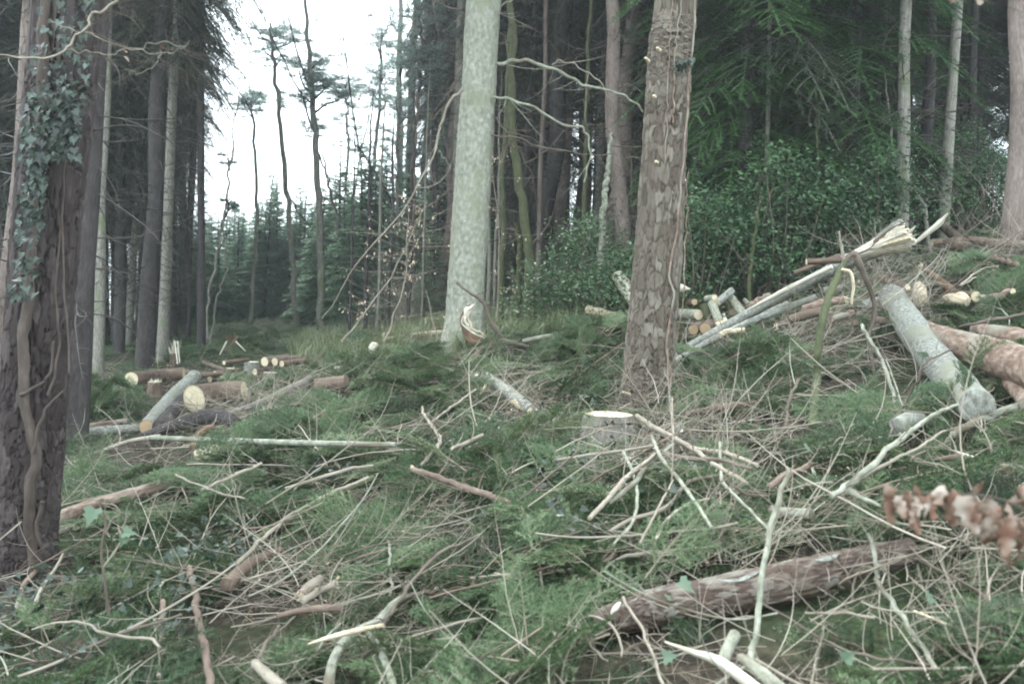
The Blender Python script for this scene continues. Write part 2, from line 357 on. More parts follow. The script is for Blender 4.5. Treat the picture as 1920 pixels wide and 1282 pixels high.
def bough(mb, L, rng, spacing, nl, nw, step, side_len=.45, droop=.15, sec=True, base=None, direc=None, sr=.004, mi_n=0, mi_t=1, rows=2, tsides=3, bare=.12):
    """a flat conifer spray along direc from base: stem, side shoots, second order shoots"""
    base = np.zeros(3) if base is None else np.array(base, float); direc = np.array([1., 0, 0]) if direc is None else np.array(direc, float)
    direc /= np.linalg.norm(direc); up = np.array([0, 0, 1.]); sd = np.cross(direc, up); sd /= np.linalg.norm(sd) + 1e-9; nr = np.cross(sd, direc)
    c1, c2 = rng.uniform(-.12, .12), droop
    def at(t): t = np.asarray(t)[..., None]; return base + L * (direc * t + sd * c1 * t * t - up * c2 * t * t)
    ts = np.linspace(0, 1, 6); main = at(ts); tube(mb, main, [sr, sr * .3], tsides, 6, 0, caps=False, mi=mi_t, tn=rng.uniform(.2, .8))
    shoots = [(main, .3)]
    for i, t in enumerate(np.arange(bare, .97, spacing / L)):
        for s in (1, -1):
            if rng.random() < .12: continue
            l = L * side_len * (1 - t) ** .75 * rng.uniform(.7, 1.15) + .03 * L
            a = rng.uniform(.75, 1.05); st = at(t + rng.uniform(-.3, .3) * spacing / L)
            dr = direc * math.cos(a) + sd * s * math.sin(a) + nr * rng.uniform(-.12, .12) - up * droop * .6; dr /= np.linalg.norm(dr)
            q = np.linspace(0, 1, 5)[:, None]; pts = st + dr * l * q + direc * l * .18 * q * q - up * droop * l * .5 * q * q
            shoots.append((pts, 0)); 
            if l > .12 * L and tsides: tube(mb, pts, [sr * .5, sr * .25], 3, 5, 0, caps=False, mi=mi_t, tn=rng.uniform(.2, .8))
            if sec and l > spacing * 3:
                for t2 in np.arange(.25, .95, max(spacing * 1.1 / l, .1)):
                    for s2 in (1, -1):
                        l2 = l * .42 * (1 - t2) + spacing * .6; b2 = st + dr * l * t2 + direc * l * .18 * t2 * t2 - up * droop * l * .5 * t2 * t2
                        sd2 = np.cross(dr, nr); d2 = dr * .65 + sd2 * s2 * .75 + nr * rng.uniform(-.15, .15); d2 /= np.linalg.norm(d2)
                        shoots.append((b2 + d2 * l2 * np.linspace(0, 1, 3)[:, None], 0))
    for pts, st0 in shoots:
        seg = np.linalg.norm(np.diff(pts, axis=0), axis=1); Lt = seg.sum(); k = max(2, int(Lt * (1 - st0) / step))
        cum = np.concatenate([[0], np.cumsum(seg)]); s = np.linspace(st0 * Lt, Lt, k)
        pp = np.stack([np.interp(s, cum, pts[:, j]) for j in range(3)], 1); dd = np.gradient(pp, axis=0); dd /= np.linalg.norm(dd, axis=1)[:, None] + 1e-9
        needles(mb, pp, dd, nl, nw, rng, rng.uniform(.15, .85), mi_n, rows=rows)

def rand_forks(mb, L, rng, r, mi=0, bend=.25, forks=6, sides=4, wig=.06, depth_=1, base=(0, 0, 0), direc=(1, 0, 0)):
    base = np.array(base, float); d = np.array(direc, float); d /= np.linalg.norm(d); pts = [base]; n = 7
    turn = rng.normal(0, bend, 3)
    for i in range(n): 
        d = d + turn / n + rng.normal(0, wig, 3); d /= np.linalg.norm(d); pts.append(pts[-1] + d * L / n)
    pts = np.array(pts); tn = rng.uniform(0, 1)
    tube(mb, pts, [r, r * .8, r * .3], sides, 10, .05, seed=int(rng.integers(999)), caps=True, mi=mi, tn=tn)
    if depth_ > 0:
        for k in range(forks):
            t = rng.uniform(.15, .95); i = min(int(t * n), n - 1); b0 = pts[i] * (1 - (t * n - i)) + pts[i + 1] * (t * n - i); dd = pts[i + 1] - pts[i]; dd /= np.linalg.norm(dd)
            sdv = rng.normal(0, 1, 3); sdv -= dd * np.dot(sdv, dd); sdv /= np.linalg.norm(sdv)
            rand_forks(mb, L * rng.uniform(.15, .5) * (1.1 - t), rng, r * .45, mi, bend, 3, 3, wig, depth_ - 1, b0, dd * .6 + sdv * .8)

def instancer(name, templates, pts, rot, scl, var, tint, mats, label):
    """one object: template meshes and the points they are set on, joined by geometry nodes"""
    mb = MB(); vi = []
    for k, t in enumerate(templates):
        for v, f, bk, tn, mi in zip(t.v, t.f, t.bk, t.tn, t.mi):
            mb.v.append(v); mb.f.append(f + (mb.n)); mb.bk.append(bk); mb.tn.append(tn); mb.mi.append(mi)
        vi.append(np.full(t.n, -1 - k)); mb.n += t.n
    nt_ = mb.n
    me = mb.mesh(name, mats, smooth=False, org=(0, 0, 0)) if False else None
    allv = np.concatenate([np.concatenate(mb.v), pts]); me = bpy.data.meshes.new(name)
    me.vertices.add(len(allv)); me.vertices.foreach_set('co', allv.astype(np.float32).ravel())
    tot = np.concatenate([np.full(len(f), f.shape[1]) for f in mb.f]); idx = np.concatenate([f.ravel() for f in mb.f])
    me.loops.add(len(idx)); me.loops.foreach_set('vertex_index', idx.astype(np.int32)); me.polygons.add(len(tot))
    me.polygons.foreach_set('loop_start', np.concatenate([[0], np.cumsum(tot)[:-1]]).astype(np.int32)); me.polygons.foreach_set('loop_total', tot.astype(np.int32))
    me.polygons.foreach_set('material_index', np.concatenate(mb.mi).astype(np.int32))
    n = len(pts); z3 = np.zeros((nt_, 3)); z1 = np.zeros(nt_)
    def at(nm, ty, key, arr): a = me.attributes.new(nm, ty, 'POINT'); a.data.foreach_set(key, np.asarray(arr, np.int32 if ty == 'INT' else np.float32).ravel())
    at('bk', 'FLOAT_VECTOR', 'vector', np.concatenate(mb.bk + [np.zeros((n, 3))])); at('tn', 'FLOAT', 'value', np.concatenate(mb.tn + [np.zeros(n)]))
    at('rot', 'FLOAT_VECTOR', 'vector', np.concatenate([z3, rot])); at('scl', 'FLOAT', 'value', np.concatenate([z1 + 1, scl]))
    at('tint', 'FLOAT', 'value', np.concatenate([z1, tint])); at('var', 'INT', 'value', np.concatenate(vi + [var]))
    for m_ in mats: me.materials.append(m_)
    me.update(calc_edges=True)
    o = bpy.data.objects.new(name, me); COL.objects.link(o); tag(o, label, kind='stuff')
    ng = bpy.data.node_groups.new(name + '_spread', 'GeometryNodeTree')
    ng.interface.new_socket('Geometry', in_out='INPUT', socket_type='NodeSocketGeometry'); ng.interface.new_socket('Geometry', in_out='OUTPUT', socket_type='NodeSocketGeometry')
    gi = ng.nodes.new('NodeGroupInput'); go = ng.nodes.new('NodeGroupOutput'); L_ = ng.links.new
    def na(nm, ty): q = ng.nodes.new('GeometryNodeInputNamedAttribute'); q.data_type = ty; q.inputs[0].default_value = nm; return q.outputs[0]
    va, ra, sa = na('var', 'INT'), na('rot', 'FLOAT_VECTOR'), na('scl', 'FLOAT'); j = ng.nodes.new('GeometryNodeJoinGeometry')
    def sep(k):
        c = ng.nodes.new('FunctionNodeCompare'); c.data_type = 'INT'; c.operation = 'EQUAL'; L_(va, c.inputs[2]); c.inputs[3].default_value = k
        s = ng.nodes.new('GeometryNodeSeparateGeometry'); s.domain = 'POINT'; L_(gi.outputs[0], s.inputs[0]); L_(c.outputs[0], s.inputs[1]); return s.outputs[0]
    for k in range(len(templates)):
        ip = ng.nodes.new('GeometryNodeInstanceOnPoints'); L_(sep(k), ip.inputs['Points']); L_(sep(-1 - k), ip.inputs['Instance'])
        L_(ra, ip.inputs['Rotation']); L_(sa, ip.inputs['Scale']); L_(ip.outputs[0], j.inputs[0])
    L_(j.outputs[0], go.inputs[0]); md = o.modifiers.new('spread', 'NODES'); md.node_group = ng
    return o

def scatter(n, dens, x0, x1, y0, y1, rng):
    out = []
    c = 0
    while c < n:
        x = rng.uniform(x0, x1, 4000); y = rng.uniform(y0, y1, 4000); k = rng.random(4000) < dens(x, y); out.append(np.stack([x[k], y[k]], 1)); c += k.sum()
    return np.concatenate(out)[:n]
def in_view(x, y, m=.12): return (np.abs(x) < (.51 + m) * y + .8)
def lay(xy, rng, lift, pit, rol, pref=None):
    n = len(xy); z = gz(xy[:, 0], xy[:, 1]); e = .15
    sx = (gz(xy[:, 0] + e, xy[:, 1]) - gz(xy[:, 0] - e, xy[:, 1])) / (2 * e); sy = (gz(xy[:, 0], xy[:, 1] + e) - gz(xy[:, 0], xy[:, 1] - e)) / (2 * e)
    yaw = rng.uniform(0, 2 * math.pi, n)
    if pref is not None: k = rng.random(n) < .5; yaw[k] = pref + rng.normal(0, .5, k.sum()) + math.pi * rng.integers(0, 2, k.sum())
    g_ = np.cos(yaw) * sx + np.sin(yaw) * sy; pitch = -np.arctan(g_) + rng.normal(0, pit, n)
    rot = np.stack([rng.normal(0, rol, n), pitch, yaw], 1)
    return np.column_stack([xy, z + rng.uniform(*lift, n)]), rot

# ================================================================== TREES
def plate_trunk(mb, ctrl, rad, n_u, seg_len, amp, seed, nth=150, aspect=2.0, smooth_plate=False):
    """trunk with cracked bark plates as real relief; tn holds each plate's own tone"""
    L0 = sum((Vector(ctrl[i + 1]) - Vector(ctrl[i])).length for i in range(len(ctrl) - 1)); n = int(L0 / seg_len)
    p = spline(ctrl, n); t, Nn, B = frames(p); rr = np.interp(np.linspace(0, 1, n), np.linspace(0, 1, len(rad)), rad)
    th = np.linspace(0, 2 * math.pi, nth, endpoint=False); s = np.linspace(0, L0, n)
    U, S = np.meshgrid(th / (2 * math.pi) * n_u, s); cell = 2 * math.pi * np.mean(rad) / n_u
    c3 = np.stack([np.cos(U / n_u * 6.283) * 1.2, np.sin(U / n_u * 6.283) * 1.2, S * 2], -1)
    wob = vnoise(c3 * 2.5, seed) * .45; wob2 = vnoise(c3 * 3.1 + 5, seed + 1) * .4
    w3 = np.stack([np.cos(U / n_u * 6.283) * 7, np.sin(U / n_u * 6.283) * 7, S * 7], -1)
    e, cid = voro(U + wob + .42 * vnoise(w3, seed + 4) + .20 * vnoise(w3 * 2.7, seed + 5), S / (cell * aspect) + wob2 + .38 * vnoise(w3 * 1.2, seed + 6) + .18 * vnoise(w3 * 3.1, seed + 7), n_u, seed)
    e = e + .16 * np.clip(vnoise(w3 * .8, seed + 12) * 1.8 - .1, 0, 1)          # some cracks close up, so plates run together
    cid = np.clip(cid + .25 * vnoise(w3 * 1.7, seed + 8), 0, 1)
    fine = vnoise(np.stack([np.cos(U / n_u * 6.283) * 9, np.sin(U / n_u * 6.283) * 9, S * 18], -1), seed + 3)
    k = np.clip(e / .22, 0, 1); hgt = amp * (k ** .6 - .5 + (cid - .5) * .7 + .22 * fine) + .03 * np.mean(rad) * vnoise(c3 * .8, seed + 9)
    r = rr[:, None] + hgt; ring = p[:, None] + r[..., None] * (Nn[:, None] * np.cos(th)[None, :, None] + B[:, None] * np.sin(th)[None, :, None])
    a = np.arange(n - 1)[:, None] * nth; j = np.arange(nth)[None]; j2 = (j + 1) % nth
    f = np.stack([a + j, a + j2, a + nth + j2, a + nth + j], -1).reshape(-1, 4)
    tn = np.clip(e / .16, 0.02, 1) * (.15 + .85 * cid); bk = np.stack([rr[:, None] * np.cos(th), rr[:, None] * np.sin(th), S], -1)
    mb.add(ring.reshape(-1, 3), f, bk.reshape(-1, 3), tn.ravel())
    return p, rr

def conifer_crown(rng, h0, h1, L0, L1, gap, nl, nw, step, spacing, kind='spruce', side_len=.4, droop=.35, rows=2, sec=False):
    mb = MB(); z = h0
    while z < h1:
        q = (z - h0) / (h1 - h0); L = (L0 * (1 - q) + L1 * q) * rng.uniform(.7, 1.15)
        if kind == 'spruce' and q < .12: L *= .55 + q * 3
        a0 = rng.uniform(0, 6.28)
        for k in range(rng.integers(3, 6)):
            a = a0 + k * 1.4 + rng.uniform(-.3, .3); up = rng.uniform(-.35, .1) + q * .5
            bough(mb, L, rng, spacing, nl, nw, step, side_len, droop * (1 - q * .5), sec, (0, 0, z + rng.uniform(-.15, .15)), (math.cos(a), math.sin(a), up), sr=.012 + L * .004, rows=rows, tsides=3)
        z += gap * rng.uniform(.6, 1.3)
    return mb
def dead_branches(rng, h0, h1, n, L):
    mb = MB()
    for i in range(n):
        z = rng.uniform(h0, h1); a = rng.uniform(0, 6.28)
        rand_forks(mb, L * rng.uniform(.4, 1.2), rng, .009, 0, .5, 5, 3, .05, 1, (0, 0, z), (math.cos(a), math.sin(a), rng.uniform(-.5, .15)))
    return mb
def pine_tufts(mb, rng, base, direc, L, n, rad, cnt, nl, nw):
    base = np.array(base, float); d = np.array(direc, float); d /= np.linalg.norm(d)
    pts = [base]; 
    for i in range(5): d = d + rng.normal(0, .22, 3) + [0, 0, .12]; d /= np.linalg.norm(d); pts.append(pts[-1] + d * L / 5)
    tube(mb, pts, [.035, .012], 4, 8, 0, caps=False, mi=1, tn=.4); pts = np.array(pts)
    for k in range(n):
        t = rng.uniform(.35, 1) * 5; i = min(int(t), 4); c = pts[i] + (pts[i + 1] - pts[i]) * (t - i) + rng.normal(0, rad * .9, 3) * [1, 1, .45]
        tube(mb, [pts[i], (pts[i] + c) / 2 + [0, 0, .05], c], [.01, .005], 3, 3, 0, caps=False, mi=1, tn=.4)
        v = rng.normal(0, 1, (cnt, 3)); v /= np.linalg.norm(v, axis=1)[:, None]; v[:, 2] = np.abs(v[:, 2]) * .8 - .15
        b0 = c + v * rad * rng.uniform(.0, .55, (cnt, 1)) * [1, 1, .6]; dr = v + rng.normal(0, .35, (cnt, 3)); dr /= np.linalg.norm(dr, axis=1)[:, None]
        wv = np.cross(dr, rng.normal(0, 1, (cnt, 3))); wv /= np.linalg.norm(wv, axis=1)[:, None]; l = nl * rng.uniform(.6, 1.3, (cnt, 1))
        mb.add(np.stack([b0 - wv * nw / 2, b0 + wv * nw / 2, b0 + dr * l], 1).reshape(-1, 3), np.arange(cnt * 3).reshape(-1, 3), tn=np.repeat(rng.uniform(0, 1, cnt), 3), mi=0)
def pine_crown(rng, h0, h1, n, L, cnt=70, nl=.17, nw=.012, rad=.28):
    mb = MB()
    for i in range(n):
        z = rng.uniform(h0, h1); a = rng.uniform(0, 6.28)
        pine_tufts(mb, rng, (0, 0, z), (math.cos(a), math.sin(a), rng.uniform(0, .5)), L * rng.uniform(.5, 1.2), 9, rad, cnt, nl, nw)
    return mb
def straight_trunk(rng, H, r0, bend=.12, sides=10):
    mb = MB(); n = 14; c = [(0, 0, -.4)]
    for i in range(1, n + 1): c.append((bend * math.sin(i * .9 + rng.uniform(0, 3)) * .5, bend * math.cos(i * .7 + 1) * .5, H * i / n))
    tube(mb, c, [r0 * 1.35, r0 * 1.03, r0, r0 * .93, r0 * .85, r0 * .75, r0 * .6, r0 * .4, r0 * .12], sides, 60, .05, int(rng.integers(99))); return mb

g7 = np.random.default_rng(5)
O0 = (0, 0, 0)
P_TRUNK = [straight_trunk(g7, 22, .15, b).mesh('trunk', [M['conifer']], org=O0) for b in (.08, .16, .24)]
P_TRUNKP = P_TRUNK[1].copy(); P_TRUNKP.materials.clear(); P_TRUNKP.materials.append(M['conifer_pale'])
P_TRUNKR = P_TRUNK[2].copy(); P_TRUNKR.materials.clear(); P_TRUNKR.materials.append(M['pink'])
FM = [M['spruce'], M['deadbr']]
P_SPRUCE = [conifer_crown(g7, h0, 21, 2.9, .5, .45, .06, .016, .034, .2, side_len=.5, droop=.55, sec=True).mesh('crown', FM, False, O0) for h0 in (3.4, 6.0)]
P_HIGH = conifer_crown(g7, 7.5, 21, 2.7, .5, .55, .075, .02, .045, .24, side_len=.5, droop=.55, sec=True).mesh('crown', FM, False, O0)
P_YOUNG = [conifer_crown(g7, .15, 5.6, 1.55, .12, .19, .09, .036, .034, .13, side_len=.55, droop=.25).mesh('crown', [M['young'], M['deadbr']], False, O0) for _ in range(3)]
P_PINE = [pine_crown(g7, h0, 19, 22, 2.0).mesh('crown', [M['pineneedle'], M['conifer']], False, O0) for h0 in (6.0, 9.5)]
P_GREEN = P_SPRUCE[0].copy(); P_GREEN.materials.clear(); P_GREEN.materials.append(M['spruce_green']); P_GREEN.materials.append(M['deadbr'])
P_DEAD = [dead_branches(g7, .9, 8.5, 85, 1.3).mesh('dead_branches', [M['deadbr']], True, O0) for _ in range(3)]
P_YTRUNK = straight_trunk(g7, 5.7, .05, .04, 6).mesh('trunk', [M['conifer']], org=O0)

def place_tree(base, top=None, r=None, trunk=None, crown=None, dead=None, label='', cat='tree', group=None, name='spruce_tree', scl=1.0, crown_z=0):
    e = bpy.data.objects.new(name, None); COL.objects.link(e); e.location = base; e.empty_display_size = .2
    ax = (Vector(top) - Vector(base)).normalized() if top is not None else Vector((R.uniform(-.03, .03), R.uniform(-.03, .03), 1)).normalized()
    e.rotation_euler = (ax.to_track_quat('Z', 'Y').to_matrix() @ Matrix.Rotation(R.uniform(0, 6.28), 3, 'Z')).to_euler()
    e.scale = (scl,) * 3; tag(e, label, cat, group)
    k = (r / .15 / scl) if r else 1
    link('trunk', trunk, e, scl=(k, k, 1))
    pxx = base[0] / max(base[1], 1) * FPX + 960; cw = (.7 if pxx < 500 else .5) if (180 < pxx < 420 or 640 < pxx < 900) and trunk is not P_YTRUNK else 1   # narrow crowns where the stands meet the open sky
    if crown: link('crown', crown, e, loc=(0, 0, crown_z), rot=(0, 0, R.uniform(0, 6.28)), scl=(cw, cw, 1))
    if dead: link('dead_branches', dead, e, rot=(0, 0, R.uniform(0, 6.28)))
    return e
def px_tree(b, t, wpx, d, **kw):
    """trunk seen from b to t in the photograph, wpx wide, d metres away; foot on the ground below"""
    p0, p1 = P(*b, d), P(*t, d); ax = (p1 - p0).normalized()
    foot = p0.copy(); 
    for _ in range(12): foot -= ax * ((foot.z - gzf(foot.x, foot.y)) / max(ax.z, .3))
    return place_tree(foot, foot + ax, wpx / 2 / FPX * d, **kw)

# --- the near pine on the left, with its ivy
def trunk_pts(rows, d):
    """rows: (py, left px, right px) -> axis points and radii"""
    c, r = [], []
    for py, a, b in rows: c.append(P((a + b) / 2, py, d)); r.append((b - a) / 2 / FPX * d)
    return c, r
def extend(c, r, L, r1):
    ax = (c[-1] - c[0]).normalized(); c.append(c[-1] + ax * L); r.append(r1)
def near_pine():
    d = 5.6
    c, r = trunk_pts([(1180, -22, 98), (1060, -14, 102), (950, -4, 106), (800, 4, 116), (600, 16, 130), (400, 32, 146), (200, 50, 168), (0, 68, 188)], d)
    base = c[0]; extend(c, r, 4, r[-1] * .93); extend(c, r, 8, r[-1] * .8)
    e = bpy.data.objects.new('pine_tree', None); COL.objects.link(e); e.location = base; e['_org'] = list(base)
    tag(e, 'thick dark ivy-clad pine trunk standing closest on the left', 'tree')
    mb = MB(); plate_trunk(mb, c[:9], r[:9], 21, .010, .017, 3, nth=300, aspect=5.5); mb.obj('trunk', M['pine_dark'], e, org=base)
    mb = MB(); tube(mb, c[8:], r[8:], 24, 30, .08, 3); mb.obj('upper_trunk', M['pine_dark'], e, org=base)
    cr = link('crown', P_PINE[1], e, loc=(c[-1] - base) * .35 + Vector((0, 0, 0)))
    # ivy: a thing of its own
    rng = np.random.default_rng(21); front = -_F; e2 = bpy.data.objects.new('ivy_vine', None); COL.objects.link(e2)
    s0 = P(62, 1065, d - .25); e2.location = s0
    tag(e2, 'old ivy climbing the near left pine, bare stem below and leaves above', 'ivy')
    st = [P(x, y, d - .21) for x, y in ((62, 1075), (52, 980), (58, 900), (66, 850), (48, 760), (44, 660), (56, 560), (62, 460), (66, 350), (78, 200), (84, 60), (90, -60))]
    mb = MB(); tube(mb, st, [.024, .030, .026, .029, .024, .028, .024], 10, 90, .25, 8, wob=.012); mb.obj('stem', M['ivystem'], e2, org=s0)
    for k, (pp, rr) in enumerate([(((38, 740), (60, 728), (84, 715), (98, 690), (100, 640)), .012), (((90, 740), (110, 650), (104, 560), (112, 430)), .008), (((30, 520), (48, 512), (70, 500)), .012), (((60, 850), (72, 800), (92, 760), (118, 735)), .010), (((130, 700), (124, 560), (116, 420), (122, 300)), .007), (((80, 940), (68, 990), (84, 1040)), .014)]):
        mb = MB(); tube(mb, [P(x, y, d - .245) for x, y in pp], [rr, rr * .6], 6, 24, .2, k + 3, wob=.008); mb.obj('side_stem', M['ivystem'], e2, org=s0)
    pts = []
    for i in range(800):
        py = rng.choice([rng.uniform(-60, 330), rng.uniform(150, 300), rng.uniform(330, 560), rng.uniform(230, 420)], p=[.45, .2, .15, .2])
        cx = 128 - .095 * py; wdt = 42 if py < 300 else 30; off = rng.uniform(-1.35, 1.25) if py < 300 else rng.uniform(-1.5, .0)
        pts.append(P(cx + off * wdt - (8 if py > 200 else 0), py, d - .28 - rng.uniform(0, .16)))
    ivy_leaves(rng, pts, .037, e2, s0)
    return e
IVY = np.array([(0, 0), (.35, -.42), (.62, -.25), (.55, 0.0), (.62, .25), (.35, .42)])
def leaf_poly(mb, c, s, rng, shape='ivy', tn=None, mi=0, nrm=None, dirv=None):
    if shape == 'ivy': o = np.array([(0, 0), (-.12, -.3), (.1, -.52), (.28, -.3), (.45, -.42), (.52, -.18), (1, 0), (.52, .18), (.45, .42), (.28, .3), (.1, .52), (-.12, .3)])
    elif shape == 'oak': o = np.array([(0, 0), (.12, -.1), (.22, -.26), (.32, -.13), (.45, -.36), (.56, -.17), (.72, -.36), (.78, -.14), (1, 0), (.8, .16), (.7, .34), (.56, .15), (.44, .36), (.34, .14), (.2, .25), (.12, .09)])
    else: o = np.array([(0, 0), (.3, -.24), (.7, -.2), (1, 0), (.7, .2), (.3, .24)])
    n = rng.normal(0, 1, 3) if nrm is None else np.array(nrm, float) + rng.normal(0, .35, 3); n /= np.linalg.norm(n)
    a = rng.normal(0, 1, 3) if dirv is None else np.array(dirv, float) + rng.normal(0, .3, 3); a -= n * a.dot(n); a /= np.linalg.norm(a); b = np.cross(n, a)
    cu, cv = rng.uniform(-.5, .3), rng.uniform(.2, .9)
    v = c + s * (o[:, :1] * a + o[:, 1:] * b + n * (cu * o[:, :1] ** 2 * .5 + cv * np.abs(o[:, 1:]) * .6)); m_ = c + s * (.45 * a + n * cu * .1)
    k = len(o); v = np.vstack([v, m_]); f = [(i, (i + 1) % k, k) for i in range(k)]
    mb.add(v, f, np.column_stack([np.vstack([o, [.45, 0]]), np.zeros(k + 1)]), rng.uniform(0, 1) if tn is None else tn, mi)
def ivy_leaves(rng, pts, s, parent, org):
    mb = MB()
    for p in pts: leaf_poly(mb, np.array(p), s * rng.uniform(.4, 1.5), rng, 'ivy', nrm=(0, -.8, .5), dirv=(0, -.2, -1))
    o = mb.obj('foliage', M['ivy'], parent, org=org, smooth=False); o['kind'] = 'stuff'; return o
near_pine()

# --- the plated pine right of the middle
def main_pine():
    d = 8.5
    rows = [(800, 1160, 1266), (755, 1164, 1264), (700, 1171, 1263), (600, 1180, 1269), (450, 1194, 1278), (300, 1205, 1285), (180, 1212, 1291), (110, 1215, 1296), (75, 1219, 1299), (40, 1227, 1302), (0, 1229, 1304)]
    c, r = trunk_pts(rows, d); base = c[0]; k = len(c); extend(c, r, 3, r[-1] * .95); extend(c, r, 9, r[-1] * .7)
    e = bpy.data.objects.new('pine_tree', None); COL.objects.link(e); e.location = base
    tag(e, 'tall pine with scaly grey brown bark plates right of the middle', 'tree')
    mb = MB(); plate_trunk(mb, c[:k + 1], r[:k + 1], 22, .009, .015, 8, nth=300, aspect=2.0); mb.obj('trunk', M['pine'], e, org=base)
    mb = MB(); tube(mb, c[k:], r[k:], 24, 30, .08, 5); mb.obj('upper_trunk', M['pine'], e, org=base)
    link('crown', P_PINE[1], e, loc=(c[-1] - base) * .3)
    for x, y, l in ((1237, 95, .05), (1216, 115, .06), (1228, 182, .03), (1232, 305, .03), (1180, 740, .12)):   # snapped branch stubs
        mb = MB(); q = P(x, y, d - .2); tube(mb, [q, q + Vector((-.4, -.6, .2)).normalized() * l], [.016, .011], 7, 3, .1, 3); mb.obj('branch_stub', M['split'], e, org=base)
    rng = np.random.default_rng(33); s0 = P(1262, 740, d - .18)
    e2 = bpy.data.objects.new('ivy_vine', None); COL.objects.link(e2); e2.location = s0
    tag(e2, 'thin ivy stems climbing the scaly pine right of the middle', 'ivy')
    for k, (pp, rr) in enumerate([(((1255, 752), (1258, 700), (1251, 640), (1264, 560), (1255, 520), (1270, 430), (1275, 360), (1282, 300), (1290, 180), (1299, 60), (1304, -30)), .010),
                                  (((1262, 230), (1266, 120), (1272, 40), (1280, -20)), .006), (((1247, 300), (1252, 180), (1258, 60), (1262, -20)), .005), (((1268, 640), (1280, 560), (1286, 430), (1290, 320)), .005)]):
        mb = MB(); tube(mb, [P(x, y, d - .205 + (.06 if x > 1285 else 0)) for x, y in pp], [rr, rr * .7], 6, 60, .25, k + 9, wob=.012); mb.obj('stem', M['redlog'], e2, org=s0)
    ivy_leaves(rng, [P(1280 + rng.normal(0, 9), 121 + rng.normal(0, 7), d - .25) for _ in range(45)], .04, e2, s0)
main_pine()

# --- the smooth grey-green fir trunk
def smooth_fir():
    d = 14.4
    c, r = trunk_pts([(690, 806, 926), (655, 820, 916), (600, 836, 907), (480, 843, 912), (300, 855, 922), (150, 866, 931), (0, 875, 939)], d)
    base = c[0]; extend(c, r, 5, r[-1] * .9); extend(c, r, 8, r[-1] * .6)
    e = bpy.data.objects.new('fir_tree', None); COL.objects.link(e); e.location = base
    tag(e, 'big smooth grey green fir trunk left of the scaly pine', 'tree')
    n, nth = 420, 96; p = spline(c, n); t, Nn, B = frames(p); rr = np.interp(np.linspace(0, 1, n), np.linspace(0, 1, len(r)), r); th = np.linspace(0, 6.2832, nth, endpoint=False)
    L = np.concatenate([[0], np.cumsum(np.linalg.norm(np.diff(p, axis=0), axis=1))]); S = np.repeat(L[:, None], nth, 1)
    bk = np.stack([rr[:, None] * np.cos(th), rr[:, None] * np.sin(th), S], -1)
    h = .010 * vnoise(bk * 3, 4) + .004 * np.clip(vnoise(bk * [22, 22, 34], 5) * 2.2 - .35, 0, 1) * 2 + .002 * vnoise(bk * 50, 6)
    ring = p[:, None] + (rr[:, None] + h)[..., None] * (Nn[:, None] * np.cos(th)[None, :, None] + B[:, None] * np.sin(th)[None, :, None])
    a = np.arange(n - 1)[:, None] * nth; j = np.arange(nth)[None]; j2 = (j + 1) % nth
    mb = MB(); mb.add(ring.reshape(-1, 3), np.stack([a + j, a + j2, a + nth + j2, a + nth + j], -1).reshape(-1, 4), bk.reshape(-1, 3)); mb.obj('trunk', M['fir'], e, org=base)
    def br(pts, r0, r1, dd, seed, mat='greenpale', twigs=0):
        mb = MB(); q = [P(x, y, dd) if len(z) == 0 else P(x, y, z[0]) for x, y, *z in pts]; tube(mb, q, [r0, r1], 8, 50, .12, seed, wob=.025)
        rg = np.random.default_rng(seed)
        for i in range(twigs):
            u = rg.integers(1, len(q)); b0 = q[u - 1].lerp(q[u], rg.random()); rand_forks(mb, rg.uniform(.3, .9), rg, .006, 0, .6, 4, 4, .08, 1, b0, (rg.normal(0, .6), rg.normal(0, .4), rg.uniform(-1, .1)))
        mb.obj('branch', M[mat], e, org=base)
    br([(930, 121), (965, 113), (1000, 118), (1040, 130), (1080, 152), (1115, 163), (1150, 170), (1180, 186), (1208, 208)], .030, .013, 14.4, 1, twigs=6)
    br([(1035, 122), (1050, 114), (1080, 122), (1120, 150), (1145, 190)], .012, .006, 14.5, 2, 'stick', twigs=4)
    br([(925, 183), (950, 183), (990, 198), (1030, 220), (1060, 236), (1090, 240), (1103, 255), (1104, 275), (1109, 292), (1100, 318), (1092, 345)], .022, .010, 14.2, 3, twigs=4)
    br([(922, 254), (960, 258), (1020, 275), (1090, 288), (1150, 292), (1202, 298)], .015, .006, 14.3, 4, 'stick_dark', twigs=5)
    br([(925, 215), (950, 245), (985, 300), (1005, 360)], .010, .004, 14.4, 5, 'stick_dark', twigs=5)
    br([(868, 168), (850, 182), (832, 215), (825, 250), (815, 290), (790, 340), (755, 395), (710, 450), (660, 505), (630, 560), (606, 600)], .020, .005, 13.9, 6, 'stick', twigs=5)
    br([(868, 120), (850, 160), (825, 210), (780, 240)], .010, .004, 14, 7, 'stick_dark', twigs=3)
    br([(822, 285), (835, 300), (850, 318)], .007, .003, 13.9, 8)
    br([(900, 30), (960, 0), (985, -30)], .012, .006, 14.4, 9, 'stick', twigs=2)
    br([(880, 25), (820, 5), (770, -20)], .012, .006, 14.4, 10, 'stick_dark', twigs=4)
    link('crown', P_HIGH, e, loc=(0, 0, -.5))
smooth_fir()

